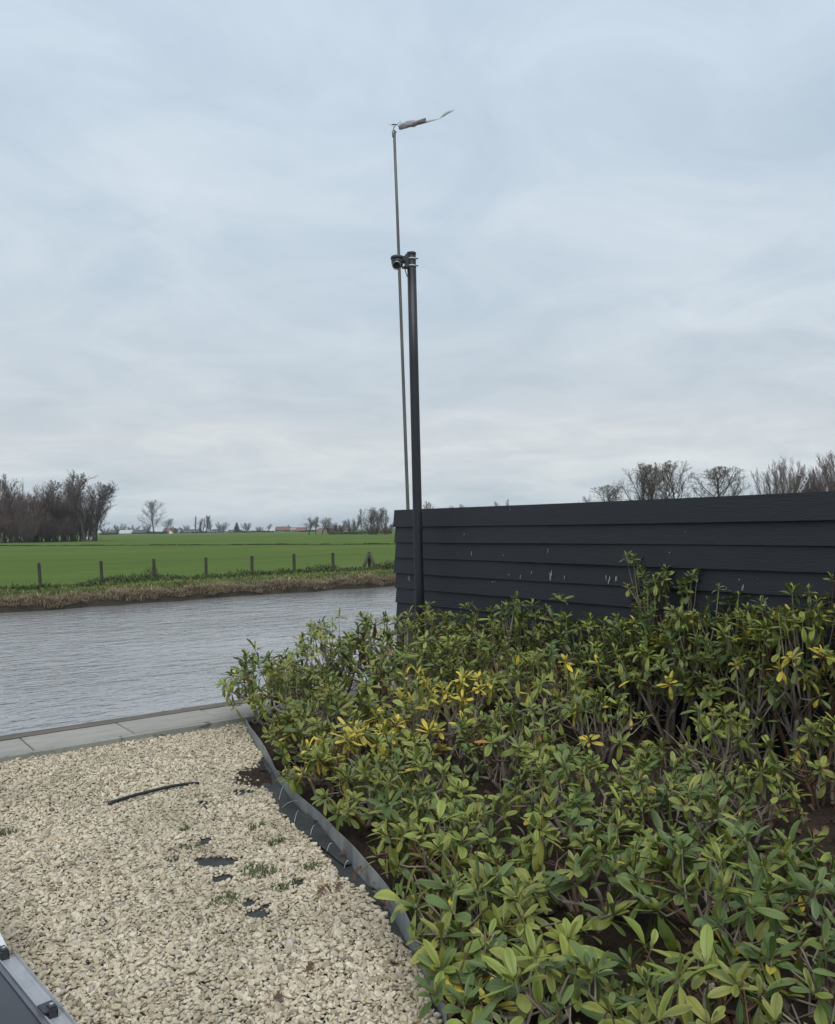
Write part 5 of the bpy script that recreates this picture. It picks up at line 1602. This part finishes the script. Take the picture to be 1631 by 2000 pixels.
def conifer(px, yt, D, w_px, label):
    rs = np.random.default_rng(int(px)); p = spot(px, D); H = 1.7 + (horizon(px) - yt) * D / F_PX; R_ = w_px / 2 * D / F_PX
    root = thing('conifer', label, 'tree', p)
    MB().tube([[0, 0, 0], [0, 0, H * 0.9]], [0.2, 0.04], 6).build('trunk', M_trunk, root)

    def f(n):
        z = rs.random(n) ** 0.8; a = rs.uniform(0, 6.28, n); r = R_ * (1 - z) ** 0.75 * rs.uniform(0.3, 1.05, n) * (1 + 0.15 * np.sin(z * 40))
        return np.stack([np.cos(a) * r, np.sin(a) * r, H * (0.08 + 0.92 * z)], -1)
    v, q = leaf_cloud(f, 900, 0.45, rs); MB().add(v, q).build('crown', M_ever, root)


conifer(462.5, 1021, 540, 13, 'dark pointed conifer between two round trees')


def hedge(px0, px1, yt, D, label, dark=True):
    a, b = spot(px0, D), spot(px1, D); H = 1.7 + (horizon(px0) - yt) * D / F_PX; c = (a + b) / 2; L = np.linalg.norm(b - a); d = (b - a) / L; s = np.array([-d[1], d[0], 0])
    rs = np.random.default_rng(int(px0 * 3)); o = None

    def f(n):
        t = rs.uniform(-0.5, 0.5, n) * L; top = H * (0.85 + 0.22 * wob(t * 0.25) + 0.1 * wob(t))
        return d * t[:, None] + s * rs.uniform(-1.2, 1.2, n)[:, None] + np.array([0, 0, 1]) * (rs.random(n) ** 0.7 * top)[:, None]
    v, q = leaf_cloud(f, int(60 * L) + 200, 0.30, rs)
    o = MB().add(v, q).build('hedge', M_ever if dark else MAT['weed']); o.location = c
    tag(o, label, 'hedge', 'low hedges along the farms')


hedge(195, 232, 1040.3, 470, 'low dark hedge at the right foot of the wood')
hedge(286, 330, 1038.5, 500, 'hedge under the large lone tree')
hedge(340, 356, 1030, 540, 'tall rounded dark hedge beside the brown farm roof')
hedge(376, 420, 1037.5, 530, 'hedge under the poplar row')
hedge(468, 535, 1037.5, 510, 'long low hedge left of the red-roofed farmhouse')
hedge(585, 625, 1036, 480, 'hedge right of the red-roofed farmhouse')
hedge(640, 765, 1038.5, 235, 'long low hedge under the trees by the fence end', False)

# ------------------------------------------------------------------ farm buildings
M_brick = simple('dark_brick', (0.13, 0.085, 0.065), 0.85, 0.2, 2)
M_pale_wall = simple('pale_render', (0.50, 0.49, 0.46), 0.85, 0.12, 1)
M_dark_wall = simple('dark_boarded_wall', (0.05, 0.052, 0.050), 0.85, 0.2, 1)
M_roof_dark = simple('dark_roof_tiles', (0.060, 0.060, 0.062), 0.85, 0.2, 1)
M_roof_red = simple('red_brown_roof_tiles', (0.155, 0.078, 0.055), 0.85, 0.2, 0.7)
M_roof_pale = simple('pale_sheet_roof', (0.42, 0.43, 0.43), 0.6, 0.12, 0.5)
M_win = simple('white_window_frame', (0.75, 0.75, 0.74), 0.6, 0.05, 1)
M_pane = simple('dark_window_glass', (0.03, 0.035, 0.045), 0.1, 0.1, 1)


def building(px0, px1, yridge, yeave, D, wall, roof, label, depth=9.0, gable_end=0.0, windows=(), doors=(), chimney=None, hip=0.0, dormers=(), name='farm_building', skew=0.0):
    a, b = spot(px0, D), spot(px1, D); c = (a + b) / 2; L = np.linalg.norm(b - a); d = (b - a) / L; s = np.array([-d[1], d[0], 0.0])
    hz_ = horizon((px0 + px1) / 2); Hr = 1.7 + (hz_ - yridge) * D / F_PX; He = 1.7 + (hz_ - yeave) * D / F_PX
    root = thing(name, label, 'building', c); ang = math.atan2(d[1], d[0]) + skew; root.rotation_euler = (0, 0, ang)
    x, y = L / 2, depth / 2
    wv_ = [[-x, -y, -0.2], [x, -y, -0.2], [x, y, -0.2], [-x, y, -0.2], [-x, -y, He], [x, -y, He], [x, y, He], [-x, y, He], [-x, 0, Hr - 0.15 if not hip else He], [x, 0, Hr - 0.15 if not hip else He]]
    MB().add(wv_, [[0, 1, 5, 4], [2, 3, 7, 6], [1, 2, 6, 5], [3, 0, 4, 7]], [[5, 6, 9], [7, 4, 8]]).build('wall', wall, root)
    o = 0.4; th_ = 0.22; e = He - 0.12
    up = [[-x - o, -y - o, e], [x + o, -y - o, e], [x + o - hip, 0, Hr], [-x - o + hip, 0, Hr], [x + o, y + o, e], [-x - o, y + o, e]]
    dn = [[p[0], p[1], p[2] - th_] for p in up]
    q = [[0, 1, 2, 3], [3, 2, 4, 5], [9, 8, 7, 6], [11, 10, 8, 9], [0, 6, 7, 1], [4, 10, 11, 5]]
    t = [] if not hip else [[1, 4, 2], [5, 0, 3]]
    if not hip: q += [[1, 7, 8, 2], [2, 8, 10, 4], [0, 3, 9, 6], [3, 5, 11, 9]]
    rf = MB().add(up + dn, q, t).build('roof', roof, root)
    if chimney is not None:
        MB().box((chimney * x, 0.0, Hr + 0.3), (0.7, 0.7, 1.6)).build('chimney', M_brick, rf)
    for f in windows:
        w = MB(); zc = He * 0.5
        for dx, dz, sx, sz in ((-0.55, 0, 0.12, 1.5), (0.55, 0, 0.12, 1.5), (0, 0.69, 0.98, 0.12), (0, -0.69, 0.98, 0.12)): w.box((f * x + dx, -y - 0.03, zc + dz), (sx, 0.1, sz))
        wo = w.build('window', M_win, root); MB().box((f * x, -y - 0.01, zc), (0.98, 0.06, 1.26)).build('pane', M_pane, wo)
    for f, w_ in doors:
        MB().box((f * x, -y - 0.02, He * 0.42), (w_, 0.1, He * 0.84)).build('door', simple('blue_barn_door', (0.03, 0.045, 0.07), 0.7), root)
    for f in dormers:
        zz = (He + Hr) / 2 - 0.2
        dm = MB().box((f * x, -y * 0.55, zz), (1.5, 1.6, 1.3)).build('dormer', M_win, rf)
    return root


building(219, 252, 1034.5, 1040, 575, M_dark_wall, M_roof_dark, 'long dark-roofed barn right of the wood', 10)
building(236, 266, 1035.0, 1041.2, 555, M_pale_wall, M_roof_pale, 'pale sheet-roofed lean-to in front of the dark barn', 9)
building(262, 288, 1034.5, 1039.5, 550, M_dark_wall, M_roof_dark, 'dark gabled shed with a blue door beside the pale roof', 9, doors=((-0.25, 2.6),))
building(288, 302, 1037.5, 1040, 560, M_dark_wall, M_roof_dark, 'small dark shed under the large lone tree', 6)
building(322, 342, 1031.0, 1036.5, 600, M_brick, M_roof_red, 'brown-roofed farmhouse right of the large lone tree', 9, chimney=0.6, windows=(-0.4, 0.3))
building(356, 392, 1033.5, 1038.5, 590, M_brick, M_roof_dark, 'long low dark-roofed house left of the poplars', 9, chimney=-0.5, windows=(-0.5, 0.0, 0.5))
building(408, 432, 1033.5, 1039.0, 520, M_pale_wall, M_roof_dark, 'hipped grey-roofed house in front of the poplars', 8, hip=3.0, windows=(-0.3, 0.35))
building(448, 471, 1034.5, 1038.5, 545, M_brick, M_roof_dark, 'low dark-roofed house under the conifer', 8, chimney=0.3, windows=(-0.4, 0.4))
building(522, 545, 1030.0, 1037.0, 600, M_pale_wall, M_roof_pale, 'pale-roofed barn behind the red-roofed farmhouse', 14)
building(540, 566, 1028.2, 1034.5, 560, M_brick, M_roof_red, 'main house of the farm with the high red-brown roof', 10, chimney=0.8, windows=(-0.5, 0.0))
building(566.6, 598, 1029.8, 1035.6, 562, M_brick, M_roof_red, 'long red-roofed wing with white windows joined to the farmhouse', 9, windows=(-0.92, -0.76, -0.6, -0.44), dormers=(-0.9, -0.72, -0.54, -0.36))
building(622, 652, 1031.5, 1037.0, 480, M_brick, M_roof_red, 'brown-roofed house half hidden behind the thin trees', 8, windows=(-0.3, 0.3))

# a white heap in front of the hedges, a white trough by the wood
for px, py, D, w_, h_, lab, nm, ct in [(331, 1042, 520, 4.2, 1.5, 'white rounded heap in front of the brown farmhouse', 'covered_heap', 'heap'), (172, 1051.5, 168, 2.2, 0.7, 'small white cover lying at the right foot of the wood', 'white_cover', 'cover')]:
    p = spot(px, D); a = np.linspace(0, 2 * math.pi, 16, endpoint=False); vs = []
    prof = [(1.0, 0.0), (0.92, 0.45), (0.7, 0.8), (0.35, 0.98), (0.02, 1.0)]
    for r_, z_ in prof: vs.append(np.stack([np.cos(a) * r_ * w_ / 2 * (1 + 0.1 * np.sin(3 * a)), np.sin(a) * r_ * w_ / 3, np.full(16, z_ * h_) * (1 + 0.1 * np.cos(2 * a))], -1))
    j = np.arange(16); q = np.vstack([np.stack([k * 16 + j, k * 16 + (j + 1) % 16, (k + 1) * 16 + (j + 1) % 16, (k + 1) * 16 + j], -1) for k in range(4)])
    o = MB().add(np.vstack(vs), q).build(nm, M_pale_wall, smooth=True); o.location = p; tag(o, lab, ct); o.rotation_euler = (0, 0, -0.65)

# ------------------------------------------------------------------ the damp winter air
hz_m = bpy.data.materials.new('damp_air'); hz_m.use_nodes = True
_t = hz_m.node_tree; _t.nodes.clear()
_o = _t.nodes.new('ShaderNodeOutputMaterial'); _v = _t.nodes.new('ShaderNodeVolumePrincipled')
_v.inputs['Color'].default_value = (0.80, 0.86, 0.93, 1); _v.inputs['Density'].default_value = 0.00028
_t.links.new(_v.outputs[0], _o.inputs['Volume'])
hz_o = MB().box((200, 950, 10.5), (4400, 3200, 29)).build('haze', hz_m)
stuff(hz_o)
